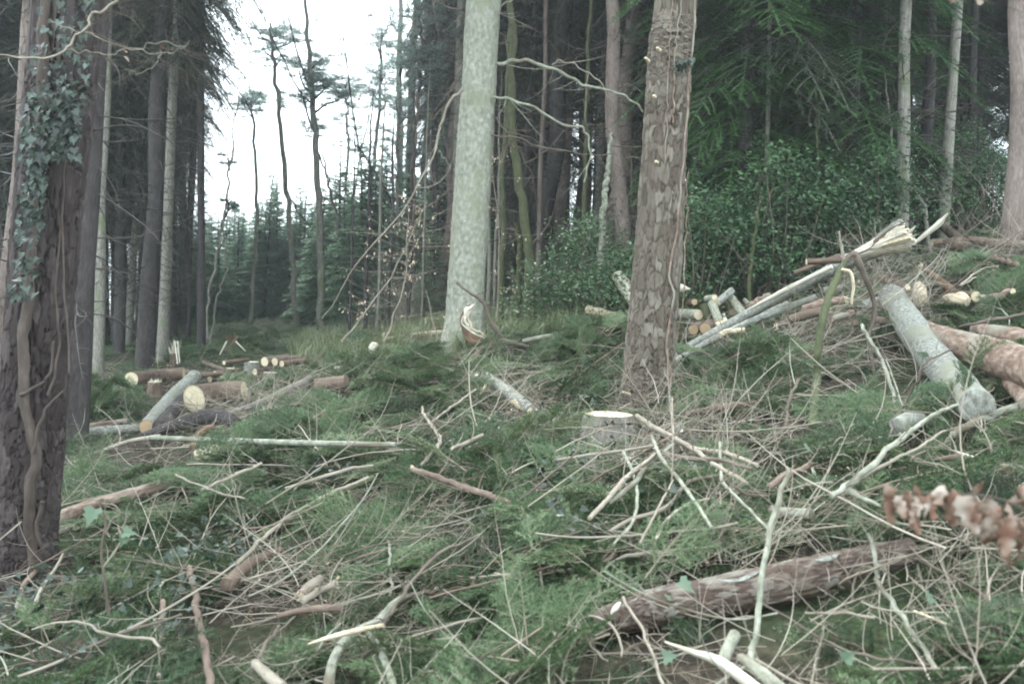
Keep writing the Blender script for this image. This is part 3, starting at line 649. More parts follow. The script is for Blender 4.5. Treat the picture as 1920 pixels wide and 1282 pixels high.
# --- beech twigs with pale dry leaves in front of the fir
def beech_sapling(x0, y0, x1, y1, d, n, label, seed):
    rng = np.random.default_rng(seed); b0 = P(x0, y0, d); 
    e = bpy.data.objects.new('beech_sapling', None); COL.objects.link(e); e.location = b0; tag(e, label, 'sapling')
    st = MB(); lf = MB(); top = P(x1, y1, d); mid = b0.lerp(top, .5) + Vector((.1, .05, -.05))
    p, _, _, _ = tube(st, [b0, mid, top], [.013, .008, .004], 6, 24, .1, seed, wob=.03)
    for k in range(n):
        i = rng.integers(5, len(p)); a = np.array([rng.normal(0, 1), rng.normal(0, .6), rng.uniform(-.4, .5)]); a /= np.linalg.norm(a); L = rng.uniform(.25, .8)
        q = np.array([p[i] + a * L * t + [0, 0, .1 * t * t] for t in np.linspace(0, 1, 6)]); tube(st, q, [.004, .002], 3, 6, 0, caps=False)
        for j in range(rng.integers(3, 7)): leaf_poly(lf, q[rng.integers(1, 6)] + rng.normal(0, .03, 3), rng.uniform(.03, .055), rng, 'beech', dirv=(0, 0, -1))
    st.obj('stem', M['stick'], e, org=b0); o = lf.obj('foliage', M['beechleaf'], e, org=b0, smooth=False); o['kind'] = 'stuff'
beech_sapling(640, 640, 800, 380, 13.6, 30, 'beech sapling hung with pale dry leaves left of the fir', 3)
beech_sapling(720, 640, 765, 400, 13.8, 20, 'thin beech sapling with pale leaves nearest the fir on its left', 4)
beech_sapling(930, 620, 922, 300, 15, 18, 'slender beech sapling with a few pale leaves just right of the fir', 5)
beech_sapling(806, 690, 800, 545, 13.4, 5, 'single upright thin sapling stem left of the fir base', 6)

# --- named trunks, left stand
LT = [  # base px, top px, width, distance, trunk mesh, crown, label
 ((8, 620), (46, 0), 24, 12, P_TRUNKR, P_HIGH, 'purplish conifer trunk seen past the left side of the ivy-clad pine'),
 ((140, 705), (172, 60), 46, 10.5, P_TRUNK[0], P_HIGH, 'broad dark trunk directly behind the ivy-clad pine'),
 ((182, 712), (198, 60), 17, 17, P_TRUNKP, P_HIGH, 'slim pale grey trunk standing alone against the dark left stand'),
 ((240, 650), (262, 300), 12, 24, P_TRUNKP, P_SPRUCE[1], 'thin greenish trunk between dark ones in the left stand'),
 ((272, 690), (308, 60), 27, 18, P_TRUNK[1], P_SPRUCE[1], 'thick dark trunk at the right side of the left stand'),
 ((303, 690), (336, 60), 17, 19, P_TRUNKP, P_SPRUCE[1], 'straight grey trunk last of the left stand before the sky gap'),
 ((222, 690), (236, 200), 18, 21, P_TRUNK[2], P_SPRUCE[0], 'dark trunk right of the slim pale grey one'),
 ((352, 680), (358, 200), 7, 24, P_TRUNK[2], P_PINE[0], 'very thin dark trunk left of the bare-whorled spruce'),
]
for b, t, wd, d, tr, cr, lb in LT: px_tree(b, t, wd, d, trunk=tr, crown=cr, dead=R.choice(P_DEAD), label=lb, name='spruce_tree')

# the dead-whorled spruce G
def whorled():
    d = 21; foot = G(377, 690, 0); e = px_tree((378, 680), (376, 60), 13, d, trunk=P_TRUNK[0], label='bare spruce with whorls of dead side branches against the sky', name='dead_spruce')
    rng = np.random.default_rng(8); mb = MB()
    for i in range(48):
        z = 2.2 + 6.5 * (i / 48) ** .8; a = rng.uniform(0, 6.28); rand_forks(mb, rng.uniform(.5, 1.5) * (.5 + i / 50), rng, .010, 0, .35, 5, 3, .05, 1, (0, 0, z), (math.cos(a), math.sin(a), -.12))
    me = mb.mesh('branches', [M['deadbr']], True, O0); link('branches', me, e); link('crown', P_PINE[0], e, loc=(0, 0, 2.2), scl=(.55, .55, .9))
whorled()

# --- the slender pines standing in the sky gap
def gap_pine(rows, d, tufts, label, mat='conifer_pale', seed=1, wpx=8, limbs=()):
    rng = np.random.default_rng(seed); c = [P(x, y, d) for x, y in rows]; c[0] = Vector((c[0].x, c[0].y, gzf(c[0].x, c[0].y) - .3)); base = c[0]
    ax = (c[-1] - c[-2]).normalized(); rr = wpx / 2 / FPX * d
    e = bpy.data.objects.new('pine_tree', None); COL.objects.link(e); e.location = base; tag(e, label, 'tree')
    mb = MB(); tube(mb, c, [rr * 1.2, rr, rr * .9, rr * .75, rr * .4], 9, 70, .06, seed, wob=.05); mb.obj('trunk', M[mat], e, org=base)
    mb = MB()
    for x, y, L, n in tufts:
        q = P(x, y, d); k = min(range(len(c)), key=lambda i: abs(c[i].z - q.z)); s0 = c[0].lerp(c[-1], 0)
        # limb leaves the trunk a little below the tuft
        z = q.z - .35; j = 0
        for i in range(len(c) - 1):
            if c[i].z <= z <= c[i + 1].z: j = i
        f = min(1, max(0, (z - c[j].z) / max(1e-3, c[j + 1].z - c[j].z))); s0 = c[j].lerp(c[j + 1], f); q2 = q + Vector((0, rng.uniform(-.8, .8), 0))
        dv = q2 - s0; pine_tufts(mb, rng, s0, dv + Vector((0, 0, .01)), max(.3, dv.length * 1.05), int(n * 1.3), .36 * L, 75, .17, .014)
    if tufts: mb.obj('crown', [M['pineneedle'], M['conifer']], e, org=base, smooth=False)
    for k, pp in enumerate(limbs):
        mb = MB(); tube(mb, [P(x, y, d) for x, y in pp], [rr * .35, rr * .12], 5, 20, .1, k, wob=.04); mb.obj('limb', M['conifer'], e, org=base)
gap_pine([(468, 640), (476, 520), (483, 420), (478, 300), (473, 215), (470, 190)], 34, [(462, 190, 1, 12), (480, 178, 1, 12), (445, 200, .8, 8), (500, 178, .7, 6)], 'slender pine with one flat umbrella tuft, leftmost in the sky gap', seed=2, wpx=7)
gap_pine([(558, 610), (548, 480), (537, 350), (525, 230), (514, 130), (506, 40)], 30, [(505, 60, 1.1, 14), (530, 50, 1.1, 14), (490, 90, .9, 8), (545, 75, .9, 10), (515, 110, .7, 6), (520, 180, .5, 4)], 'leaning pine with a tufted top in the middle of the sky gap', seed=3, wpx=10, limbs=[((540, 360), (560, 400), (590, 430))])
gap_pine([(602, 640), (600, 520), (599, 420), (594, 280), (586, 180), (578, 90), (572, -40)], 27, [(560, 120, 1, 12), (600, 110, 1, 12), (620, 150, 1, 12), (565, 175, 1, 12), (632, 165, .9, 10), (545, 150, .8, 8), (585, 230, .7, 8), (640, 190, .6, 6)], 'tallest straight pine in the sky gap, pale midway up its trunk', mat='conifer_pale', seed=4, wpx=13, limbs=[((590, 250), (560, 170), (520, 90), (485, 0)), ((588, 200), (550, 60), (530, -30)), ((594, 280), (612, 330), (632, 400))])
gap_pine([(668, 620), (645, 480), (625, 380), (606, 290)], 28, [], 'bare leaning stem right of the tallest gap pine', seed=5, wpx=7)
gap_pine([(648, 600), (650, 430), (652, 260), (648, 160)], 36, [(640, 150, 1.2, 14), (665, 170, 1.2, 14), (650, 110, 1.2, 14), (640, 220, .8, 8)], 'pale distant pine at the right side of the sky gap', seed=6, wpx=6, mat='conifer_pale')
gap_pine([(505, 600), (508, 470), (511, 330)], 46, [(511, 330, .5, 3), (520, 370, .5, 3), (500, 400, .5, 3)], 'hair-thin far pine stem between two gap pines', seed=7, wpx=4, mat='conifer_pale')
gap_pine([(531, 590), (536, 480), (540, 420)], 44, [(545, 330, .5, 3)], 'short thin far stem with a few side twigs in the sky gap', seed=8, wpx=5, mat='conifer_pale')
gap_pine([(385, 690), (392, 560), (408, 470), (424, 380), (436, 270), (447, 180)], 22, [(415, 395, .4, 4), (430, 290, .4, 3)], 'thin dark bent stem arching beside the bare-whorled spruce', seed=9, wpx=5, limbs=[((408, 470), (425, 440), (440, 400)), ((424, 380), (440, 350), (455, 345))])
gap_pine([(388, 650), (410, 560), (424, 500), (420, 430)], 23, [], 'dark crooked side stem below the arching one', seed=10, wpx=4)
gap_pine([(690, 640), (688, 500), (700, 330), (712, 200), (715, 60)], 33, [(700, 90, 1.3, 14), (730, 60, 1.3, 14), (720, 140, 1.3, 14), (740, 190, 1.2, 12), (690, 170, 1, 10), (715, 20, 1.3, 14)], 'bushy pine at the left border of the middle wood', seed=11, wpx=8, mat='conifer_pale')
gap_pine([(776, 640), (772, 430), (780, 240), (788, 120), (786, 40)], 24, [(780, 150, 1.2, 12), (810, 100, 1.2, 12), (765, 90, 1.2, 12), (800, 40, 1.2, 12)], 'pine with a bare orange-brown upper stem left of the fir', mat='pink', seed=12, wpx=9)
gap_pine([(742, 640), (745, 430), (748, 240), (752, 100)], 28, [(745, 190, 1.2, 12), (770, 210, 1.2, 12), (735, 260, 1.1, 10), (752, 120, 1.3, 14), (765, 50, 1.3, 14), (740, 310, 1, 8)], 'dark pine between the bushy pine and the orange-brown one', seed=13, wpx=8)

# --- the mossy and other singled trunks behind
def poly_tree(rows, d, wpx, mat, label, seed, twigs=8, cat='tree', name='broadleaf_tree'):
    rng = np.random.default_rng(seed); c = [P(x, y, d) for x, y in rows]
    c[0] = Vector((c[0].x, c[0].y, min(c[0].z, gzf(c[0].x, c[0].y) - .2))); base = c[0]; rr = wpx / 2 / FPX * d
    e = bpy.data.objects.new(name, None); COL.objects.link(e); e.location = base; tag(e, label, cat)
    ax = (c[-1] - c[-2]).normalized()
    if rows[-1][1] < 20: c += [c[-1] + ax * 3, c[-1] + ax * 6 + Vector((.3, 0, 0))]
    mb = MB(); p, r_, _, _ = tube(mb, c, [rr * 1.25, rr, rr * .9, rr * .7, rr * .3], 12, 90, .10, seed, wob=.02); mb.obj('trunk', M[mat], e, org=base)
    if twigs:
        mb = MB()
        for i in range(twigs):
            k = rng.integers(20, 85); a = rng.uniform(0, 6.28); rand_forks(mb, rng.uniform(.6, 1.6), rng, .010, 0, .5, 6, 3, .07, 2, p[k], (math.cos(a), math.sin(a), rng.uniform(-.3, .6)))
        mb.obj('branches', M['stick_dark'], e, org=base, kind='stuff')
poly_tree([(1000, 575), (994, 500), (985, 420), (972, 330), (962, 260), (958, 150), (962, 60), (955, 0)], 15.5, 17, 'mossy', 'curving bright mossy trunk right of the fir', 3, 10)
poly_tree([(970, 570), (975, 480), (968, 420)], 15.8, 12, 'mossy', 'short mossy trunk against the left of the curving mossy one', 4, 5)
poly_tree([(940, 570), (944, 450), (942, 350), (950, 200), (960, 0)], 16.5, 10, 'mossy', 'thin mossy trunk between the fir and the curving mossy trunk', 5, 8)
poly_tree([(1090, 480), (1098, 380), (1100, 250), (1102, 120), (1108, 0)], 17, 9, 'mossy', 'thin greenish trunk halfway between fir and scaly pine', 6, 10)
poly_tree([(1120, 520), (1130, 420), (1138, 330), (1145, 250)], 14.6, 13, 'greenpale', 'pale green young trunk leaning against the pinkish pine', 7, 3)
for b, t, wd, d, tr, cr, lb in [
 ((1162, 470), (1142, 0), 25, 15.5, P_TRUNKR, P_HIGH, 'pinkish pine trunk just left of the scaly pine'),
 ((1005, 560), (1020, 120), 9, 20, P_TRUNKR, P_HIGH, 'thin pinkish trunk behind the curving mossy one'),
 ((1330, 340), (1358, 0), 13, 19, P_TRUNKR, P_SPRUCE[1], 'reddish trunk right of the scaly pine, the left one of two'),
 ((1342, 345), (1366, 60), 10, 20, P_TRUNKR, P_SPRUCE[1], 'slimmer reddish trunk, the right one of two beside the scaly pine'),
 ((1438, 310), (1445, 60), 8, 15, P_TRUNKP, P_SPRUCE[0], 'thin grey stem under a low green spruce crown'),
 ((1519, 300), (1534, 40), 10, 21, P_TRUNKR, P_SPRUCE[1], 'left trunk of the close pair above the holly'),
 ((1530, 300), (1546, 90), 10, 22, P_TRUNKP, P_SPRUCE[1], 'right trunk of the close pair above the holly'),
 ((1690, 420), (1702, 0), 20, 14.5, P_TRUNKP, P_HIGH, 'straight greenish trunk with a forked stem leaning on it'),
 ((1768, 440), (1789, 60), 17, 15.5, P_TRUNKP, P_HIGH, 'grey trunk second from the right side of the wood'),
 ((1897, 450), (1925, 0), 36, 12.5, P_TRUNKR, P_HIGH, 'thick pinkish grey pine trunk at the far right')]:
    px_tree(b, t, wd, d, trunk=tr, crown=cr, dead=R.choice(P_DEAD) if wd < 30 else None, label=lb, name='pine_tree' if tr is P_TRUNKR else 'spruce_tree')
poly_tree([(1748, 450), (1732, 390), (1700, 345), (1680, 310), (1668, 220), (1658, 130)], 14.8, 7, 'conifer_pale', 'thin forked stem crossing behind the straight greenish trunk', 8, 7)
poly_tree([(1535, 470), (1534, 330), (1530, 180), (1537, 60)], 14.5, 6, 'mossy', 'thin pole-like stem rising out of the holly', 9, 5)
poly_tree([(1405, 500), (1415, 430), (1428, 370)], 13.5, 8, 'mossy', 'twisted pale stem inside the holly thicket', 10, 3)
for k, (x, wd) in enumerate([(655, 5), (685, 7), (707, 6), (728, 8), (765, 7), (790, 5), (912, 8), (926, 6)]):
    px_tree((x, 620), (x + 6, 420), wd, 19 + k % 3, trunk=R.choice([P_TRUNKP, P_TRUNK[1]]), crown=None, dead=P_DEAD[k % 3], scl=.2 + .03 * (k % 3), label=['hair-thin trunk farthest left in the row before the fir', 'second slim trunk from the left in the row before the fir', 'third slim trunk in the row, hung with beech leaves', 'slim trunk in the middle of the beech twigs', 'slim trunk a hand from the left of the fir', 'thinnest trunk directly left of the fir', 'slim trunk touching the right side of the fir', 'thin stem second to the right of the fir'][k], name='slim_tree')

# --- the stands behind: every tree its own object
def stand(n, x0, x1, y0, y1, ok, kinds, label, group, mind=1.0, smin=.85, smax=1.15):
    pts = []; tries = 0
    while len(pts) < n and tries < 20000:
        tries += 1; x, y = R.uniform(x0, x1), R.uniform(y0, y1)
        if not ok(x / y * FPX + 960, y) or any((x - a) ** 2 + (y - b) ** 2 < mind ** 2 for a, b in pts): continue
        pts.append((x, y))
    for x, y in pts:
        nm, tr, cr, dd, r = R.choice(kinds)
        place_tree((x, y, gzf(x, y)), None, r * R.uniform(.8, 1.3), trunk=tr, crown=cr, dead=dd, label=label % '' if '%' in label else label, group=group, name=nm, scl=R.uniform(smin, smax))
SPK = [('spruce_tree', P_TRUNK[0], P_SPRUCE[1], P_DEAD[0], .11), ('spruce_tree', P_TRUNK[1], P_SPRUCE[1], P_DEAD[1], .075), ('spruce_tree', P_TRUNK[2], P_HIGH, P_DEAD[2], .14), ('spruce_tree', P_TRUNK[0], P_SPRUCE[0], P_DEAD[2], .06)]
stand(78, -22, -4, 20, 44, lambda px, y: (px < 345 and y > 21 and (px > -250)) , SPK, 'tall dark spruce among the crowded trunks of the left stand', 'spruces of the left stand', .8)
stand(30, -45, -8, 40, 75, lambda px, y: px < 340 and px > -200, SPK, 'farther dark spruce seen between the trunks of the left stand', 'far spruces of the left stand', 1.6)
SPR = SPK + [('pine_tree', P_TRUNKR, P_PINE[0], P_DEAD[0], .13), ('pine_tree', P_TRUNKP, P_PINE[1], P_DEAD[1], .12)]
stand(46, -4, 6, 20, 40, lambda px, y: px > 800 and px < 1260, SPR, 'tall conifer crowded in the middle wood between fir and scaly pine', 'trees of the middle wood', 1.2)
stand(50, 1, 16, 16.5, 34, lambda px, y: 1255 < px < 2150, SPK, 'tall dark spruce in the wood above the holly', 'spruces of the right wood', 1.2)
stand(45, -8, 30, 40, 75, lambda px, y: 800 < px < 2200, SPR, 'distant conifer at the back of the right wood', 'far trees of the right wood', 1.8, 1, 1.3)
# low green spruces on the right side with hanging boughs
for (x, y, d, s, lb) in [(1400, 300, 15.3, 1., 'spruce with low fresh green boughs hanging right of the scaly pine'), (1365, 300, 18, .95, 'green-boughed spruce behind the low fresh green one'), (1590, 330, 15.6, 1.0, 'spruce with low green boughs above the middle of the holly'), (1650, 330, 18.5, 1., 'green-boughed spruce just left of the straight greenish trunk'), (1480, 300, 19, 1.1, 'deeper green spruce between the two low-boughed ones')]:
    q = P(x, y, d); place_tree((q.x, q.y, gzf(q.x, q.y)), None, .09, trunk=P_TRUNK[1], crown=P_GREEN, crown_z=-1.5, dead=P_DEAD[1], label=lb, scl=s)
for k, (px, d, cz, s, cr) in enumerate([(768, 30, -3.4, 1, 0), (805, 27, -3.2, 1, 0), (835, 33, -3.6, 1.05, 0), (790, 36, -3.5, 1.1, 0), (750, 42, -4.5, 1, 0), (840, 24, -2.6, .9, 0), (950, 27, -2.5, 1, 0), (1040, 25, -2.2, 1, 0), (1090, 29, -3, 1, 0), (1010, 33, -3.4, 1.1, 0), (1190, 25, -2.4, 1, 0)]):
    q = P(px, 500, d); place_tree((q.x, q.y, gzf(q.x, q.y)), None, .12, trunk=P_TRUNKR if k % 2 else P_TRUNKP, crown=P_PINE[0], crown_z=cz, label='pine with feathery blue green tufts softening the border of the middle wood', group='tufted pines of the middle wood', name='pine_tree', scl=s)
# thicket of young spruces closing the gap
YK = [('young_spruce', P_YTRUNK, c, None, None) for c in P_YOUNG]
def thicket(n, ok, x0, x1, y0, y1, hmin, hmax, label, group):
    c = 0; t = 0
    while c < n and t < 9000:
        t += 1; x, y = R.uniform(x0, x1), R.uniform(y0, y1); px = x / y * FPX + 960
        if not ok(px, y): continue
        s = R.uniform(hmin, hmax) / 5.7; place_tree((x, y, gzf(x, y)), None, None, trunk=P_YTRUNK, crown=R.choice(P_YOUNG), label=label, group=group, name='young_spruce', scl=s); c += 1
thicket(130, lambda px, y: 300 < px < 700, -26, -4, 38, 56, 3.8, 5.6, 'young spruce in the dense thicket closing the far side of the sky gap', 'young spruces of the far thicket')
thicket(70, lambda px, y: 520 + (40 - y) * 8 < px < 860, -12, -1, 26, 40, 3.6, 5.6, 'young spruce in the thicket rising towards the middle wood', 'young spruces below the middle wood')
thicket(14, lambda px, y: 700 < px < 1180, -4, 3, 21, 26, 1.6, 3.0, 'small spruce growing among the trunks of the middle wood', 'small spruces in the middle wood')

# --- holly thicket
def holly_mesh(rng, n, w_, h_, dp):
    lf, st = MB(), MB(); c = rng.normal(0, .38, (60, 3)) * [w_, dp, 0]; c[:, 2] = rng.uniform(.1, 1, 60) * h_ * (1 - .5 * np.clip(np.abs(c[:, 0]) / w_, 0, 1))
    ct = rng.uniform(0, 1, 60)
    for q in c:
        base = np.array([q[0] * .4, q[1] * .4, 0]); tube(st, [base, (base + q) / 2 + rng.normal(0, .1, 3), q], [.018, .005], 4, 8, .1, int(rng.integers(99)), caps=False)
    for i in range(n):
        ci = rng.integers(60); q = c[ci] + rng.normal(0, .17, 3) * [1.2, 1, 1]
        if q[2] < 0: continue
        s = rng.uniform(.035, .09); nn = rng.normal(0, .6, 3) + [0, -.3, .8]; nn /= np.linalg.norm(nn); a = rng.normal(0, 1, 3); a -= nn * a.dot(nn); a /= np.linalg.norm(a); b = np.cross(nn, a)
        v = [q, q + a * s * .5 - b * s * .28 + nn * s * .12, q + a * s, q + a * s * .5 + b * s * .28 + nn * s * .12]
        lf.add(v, [(0, 1, 2), (0, 2, 3)], tn=np.clip(ct[ci] + rng.normal(0, .22), 0, 1))
    return lf.mesh('foliage', [M['holly']], False, O0), st.mesh('stems', [M['stick_dark']], True, O0)
HOL = [holly_mesh(g7, 6500, 1.1, 2.4, .8), holly_mesh(g7, 6500, 1.3, 1.9, .9)]
HL = ['holly bush low at the left behind the fir branches', 'holly bush left of the pinkish pine foot', 'small holly close left of the scaly pine', 'holly bush directly right of the scaly pine', 'large holly bush above the stacked logs', 'dense holly in the middle of the right thicket', 'tall holly under the low spruce boughs', 'holly behind the split trunk', 'holly bush left of the straight greenish trunk', 'dim holly in the shade at the right', 'dim holly far right behind the crest', 'back holly between the two reddish trunks', 'upper holly at the back of the thicket']
for k, (x, d, s, v) in enumerate([(1040, 16, .7, 1), (1095, 15, .95, 0), (1150, 14.2, .8, 1), (1300, 14, 1.0, 0), (1370, 14.5, 1.05, 1), (1450, 14.2, 1.15, 0), (1540, 14.8, 1.2, 1), (1600, 14.6, 1.0, 0), (1660, 15.8, 1.1, 1), (1760, 17, 1.0, 0), (1850, 16, .9, 1), (1400, 16, 1.25, 0), (1490, 16.5, 1.35, 1)]):
    q = P(x, 500, d); e = bpy.data.objects.new('holly_bush', None); COL.objects.link(e); e.location = (q.x, q.y, gzf(q.x, q.y) - .05); e.rotation_euler = (0, 0, R.uniform(-.4, .4)); e.scale = (s, s, s * .8)
    tag(e, HL[k], 'bush', 'holly thicket'); f = link('foliage', HOL[v][0], e); f['kind'] = 'stuff'; link('stems', HOL[v][1], e)

# bare brushwood (thin grey undergrowth) along the wood's foot
tw = []
for k in range(4):
    mb = MB(); rg = np.random.default_rng(50 + k)
    for j in range(7): rand_forks(mb, rg.uniform(.6, 1.4), rg, .005, 0, .7, 6, 3, .1, 2, rg.normal(0, .15, 3) * [1, 1, 0], (rg.normal(0, .5), rg.normal(0, .5), 1))
    tw.append(mb)
rg = np.random.default_rng(60)
xy = scatter(210, lambda x, y: ((x / y > -.16) & (x / y < .5) & (gz(x, y) > -9)) * 1., -9, 12, 13, 27, rg)
xy = xy[(xy[:, 1] > 19 - 5 * np.clip((xy[:, 0] + 1) / 4, 0, 1))]; n = len(xy)
instancer('undergrowth', tw, np.column_stack([xy, gz(xy[:, 0], xy[:, 1])]), np.stack([rg.normal(0, .15, n), rg.normal(0, .15, n), rg.uniform(0, 6.3, n)], 1), rg.uniform(.7, 1.5, n), rg.integers(0, 4, n), rg.uniform(.2, .8, n), [M['dead']], 'bare grey undergrowth twigs along the foot of the wood')

# ================================================================== LOGS, STUMPS, BRANCHES
rg = np.random.default_rng(177)
KEEP = []
for x_, y_, d_, r_ in ((1214, 755, 8.5, .26), (1214, 790, 8.1, .2), (869, 655, 14.4, .34), (869, 670, 13.9, .3), (44, 1060, 5.6, .24), (50, 1100, 5.3, .22), (1141, 800, 7.3, .34), (1141, 790, 7.0, .3)):
    q_ = P(x_, y_, d_); KEEP.append((q_.x, q_.y, r_, q_.z))
def cutface(parent, ring, c, axis, mat, org, bulge=.0):
    n = len(ring); r = np.linalg.norm(ring - c, axis=1).mean(); ax = np.array(axis); e1 = ring[0] - c; e1 = e1 - ax * e1.dot(ax); e1 /= np.linalg.norm(e1); e2 = np.cross(ax, e1)
    mid = c + (ring - c) * .55; V_ = np.vstack([ring, mid, c]); loc = np.stack([(V_ - c) @ e1, (V_ - c) @ e2, 0 * V_[:, 0]], 1) / r
    loc[:n] /= np.linalg.norm(loc[:n], axis=1)[:, None]; loc[:, 2] = R.uniform(0, .3) * 0
    f4 = [(i, (i + 1) % n, n + (i + 1) % n, n + i) for i in range(n)]; f3 = [(n + i, n + (i + 1) % n, 2 * n) for i in range(n)]
    mb = MB(); mb.add(V_, f4, loc); mb.f.append(np.array(f3)); mb.mi.append(np.zeros(n)); mb.obj('cut_face', M[mat], parent, org=org, smooth=False)
def splinters(parent, ring, c, axis, mat, org, L, n=9, seed=0, lean=.15):
    rng = np.random.default_rng(seed); mb = MB(); ax = np.array(axis); r = np.linalg.norm(ring - c, axis=1).mean()
    for i in range(n):
        a = rng.uniform(0, 1) ** .5; k = rng.integers(len(ring)); b0 = c + (ring[k] - c) * a * .85 - ax * r * .3; l = L * rng.uniform(.25, 1) ; w_ = r * rng.uniform(.2, .45)
        d = ax + rng.normal(0, lean, 3); d /= np.linalg.norm(d); s1 = np.cross(d, rng.normal(0, 1, 3)); s1 /= np.linalg.norm(s1); s2 = np.cross(d, s1) * .4
        v = [b0 + s1 * w_, b0 + s2 * w_, b0 - s1 * w_, b0 - s2 * w_, b0 + d * l * .6 + s1 * w_ * .6, b0 + d * l * .55 + s2 * w_ * .5, b0 + d * l * .65 - s1 * w_ * .4, b0 + d * l * .6 - s2 * w_ * .5, b0 + d * l]
        mb.add(v, [(0, 1, 5, 4), (1, 2, 6, 5), (2, 3, 7, 6), (3, 0, 4, 7)], np.array(v) * 1.); mb.f.append(np.array([(4, 5, 8), (5, 6, 8), (6, 7, 8), (7, 4, 8)]) + mb.n - 9); mb.mi.append(np.zeros(4))
    o = mb.obj('splinters', M[mat], parent, org=org, smooth=False); o['kind'] = 'stuff'
def raise_pt(p, h):
    p = p.copy(); r = (p - CAM)
    for _ in range(200):
        if p.z - gzf(p.x, p.y) >= h: break
        p = p - r * .006
    return p
def item(name, label, cat, pts, rpx, mat, ends='  ', lift=.16, group=None, rough=.07, wob=0, sides=None, face='cut', sl=3, twigs=0, split='split', seed=None, tmat='stick', tlen=.4):
    seed = seed if seed is not None else len(bpy.data.objects) % 97
    if cat in ('stick', 'branch') and max(rpx) < 9:
        rough = max(rough, .16); wob = wob or .006; twigs = twigs or (2 + (len(bpy.data.objects) % 4)); tlen = .22 if tlen == .4 and twigs < 6 else tlen
    w_ = []
    for i, q in enumerate(pts):
        rp = float(np.interp(i / max(1, len(pts) - 1), np.linspace(0, 1, len(rpx)), rpx)); v = V(q, lift); re = rp / FPX * depth(v)
        if isinstance(q, Vector): w_.append(v)
        elif len(q) == 2: w_.append(V(q, lift + min(.7 * re, .12)))
        else: w_.append(raise_pt(v, .12 + .75 * re))
    rr = [r / FPX * max(depth(w_[min(len(w_) - 1, round(i * (len(w_) - 1) / max(1, len(rpx) - 1)))]), .5) for i, r in enumerate(rpx)]
    L = sum((w_[i + 1] - w_[i]).length for i in range(len(w_) - 1)); R0 = max(rr); sides = sides or (28 if R0 > .08 else 14 if R0 > .03 else 8)
    org = w_[0]; mb = MB(); n = int(min(160, max(14, L / max(R0 * .45, .02))))
    p, r_, ring, t = tube(mb, w_, rr, sides, n, rough, seed, caps=False, wob=wob, freq=2.2)
    for e, k in ((0, 0), (1, -1)):
        if ends[e] in ' t': vv = np.vstack([ring[k], p[k] + t[k] * r_[k] * (.4 if e else -.4)]); mb.add(vv, [((q, (q + 1) % sides, sides) if e else ((q + 1) % sides, q, sides)) for q in range(sides)], vv - np.array(org))
    o = mb.obj(name, M[mat], org=org); tag(o, label, cat, group)
    if R0 > .016:
        for k in range(0, n, max(1, int(.08 / (L / n)))): KEEP.append((p[k][0], p[k][1], r_[k], p[k][2]))
    for e, k in ((0, 0), (1, -1)):
        ax = t[k] * (1 if e else -1)
        if ends[e] == 'c': cutface(o, ring[k], p[k], ax, face, org)
        if ends[e] == 't': splinters(o, ring[k], p[k], ax, split, org, r_[k] * sl, 12, seed)
    if twigs:
        mb = MB(); rng = np.random.default_rng(seed)
        for i in range(twigs):
            k = rng.integers(1, n - 1); v = rng.normal(0, 1, 3); v[2] = abs(v[2]); rand_forks(mb, rng.uniform(.3, 1) * tlen, rng, min(.006, max(.0018, r_[k] * .28)), 0, .7, 4, 4, .1, 1, p[k], v + t[k] * .6)
        x = mb.obj('side_twigs', M[mat if mat.startswith('stick') else tmat], o, org=org); x['kind'] = 'stuff'
    return o
def stump(label, px, py, rx, h, mat='greylog', face='cut', seed=1, flare=1.25, tilt=0, torn=0):
    """px, py is the middle of the cut top; rx its half width, h the height seen, in photo pixels"""
    d = depth(G(px, py + h, .04)); top = P(px, py, d); r = rx / FPX * d; hh = h / FPX * d + .12; ax = Vector((tilt, -tilt * .5, 1)).normalized(); bot = top - ax * hh
    mb = MB(); n = 14; p, r_, ring, t = tube(mb, [bot, top], [r * flare, r * 1.05, r], 32, n, .1, seed, caps=False, freq=4)
    KEEP.append((top.x, top.y, r * 1.2, top.z)); o = mb.obj('tree_stump', M[mat], org=bot); tag(o, label, 'stump'); cutface(o, ring[-1], p[-1], t[-1], face, bot)
    if torn: splinters(o, ring[-1], p[-1], t[-1], 'split_white' if torn > 0 else 'split_red', bot, r * abs(torn), 22, seed, .35)
    return o

# left pile
item('felled_log', 'log with a round pale end, farthest left before the dark stand', 'log', [(246, 711, 15.3), (300, 704, 16.2), (345, 700, 17)], [14, 12, 11], 'brownlog', 'cc', rough=.03)
item('felled_log', 'grey log leaning steeply against the pile, rusty sawn lower end', 'log', [(275, 800, 12.0), (318, 752, 12.9), (365, 706, 13.9)], [14, 14.5, 13], 'greylog', 'cc', face='cut_orange', rough=.03)
item('felled_log', 'thickest brown log of the left pile with a big cream sawn face', 'log', [(364, 748, 12.6), (410, 738, 13.3), (458, 732, 14)], [27, 22, 19], 'brownlog', 'cc', rough=.03)
item('felled_log', 'dull log wedged under the thick brown one, beside the leaning grey log', 'log', [(298, 800, 12.4), (325, 770, 12.9), (350, 745, 13.3)], [13, 13, 12], 'conifer', ' c', rough=.05)
item('felled_log', 'dark weathered log below the cream sawn face, tapering to the left', 'log', [(270, 815, 11.4), (340, 795, 11.7), (405, 780, 11.9), (442, 792, 11.8)], [6, 13, 15, 11], 'conifer', '  ', rough=.12)
item('fallen_branch', 'brown branch stub pinned under the thick cream-ended log', 'branch', [(335, 784, 12.3), (375, 774, 12.2), (412, 768, 12.6)], [3, 3.5, 3], 'stick_red', 'c ')
item('felled_log', 'long pale log lying low at the left edge, nearer of two', 'log', [(80, 826), (160, 812), (262, 802)], [10, 10, 8], 'greylog', '  ', .1, rough=.08)
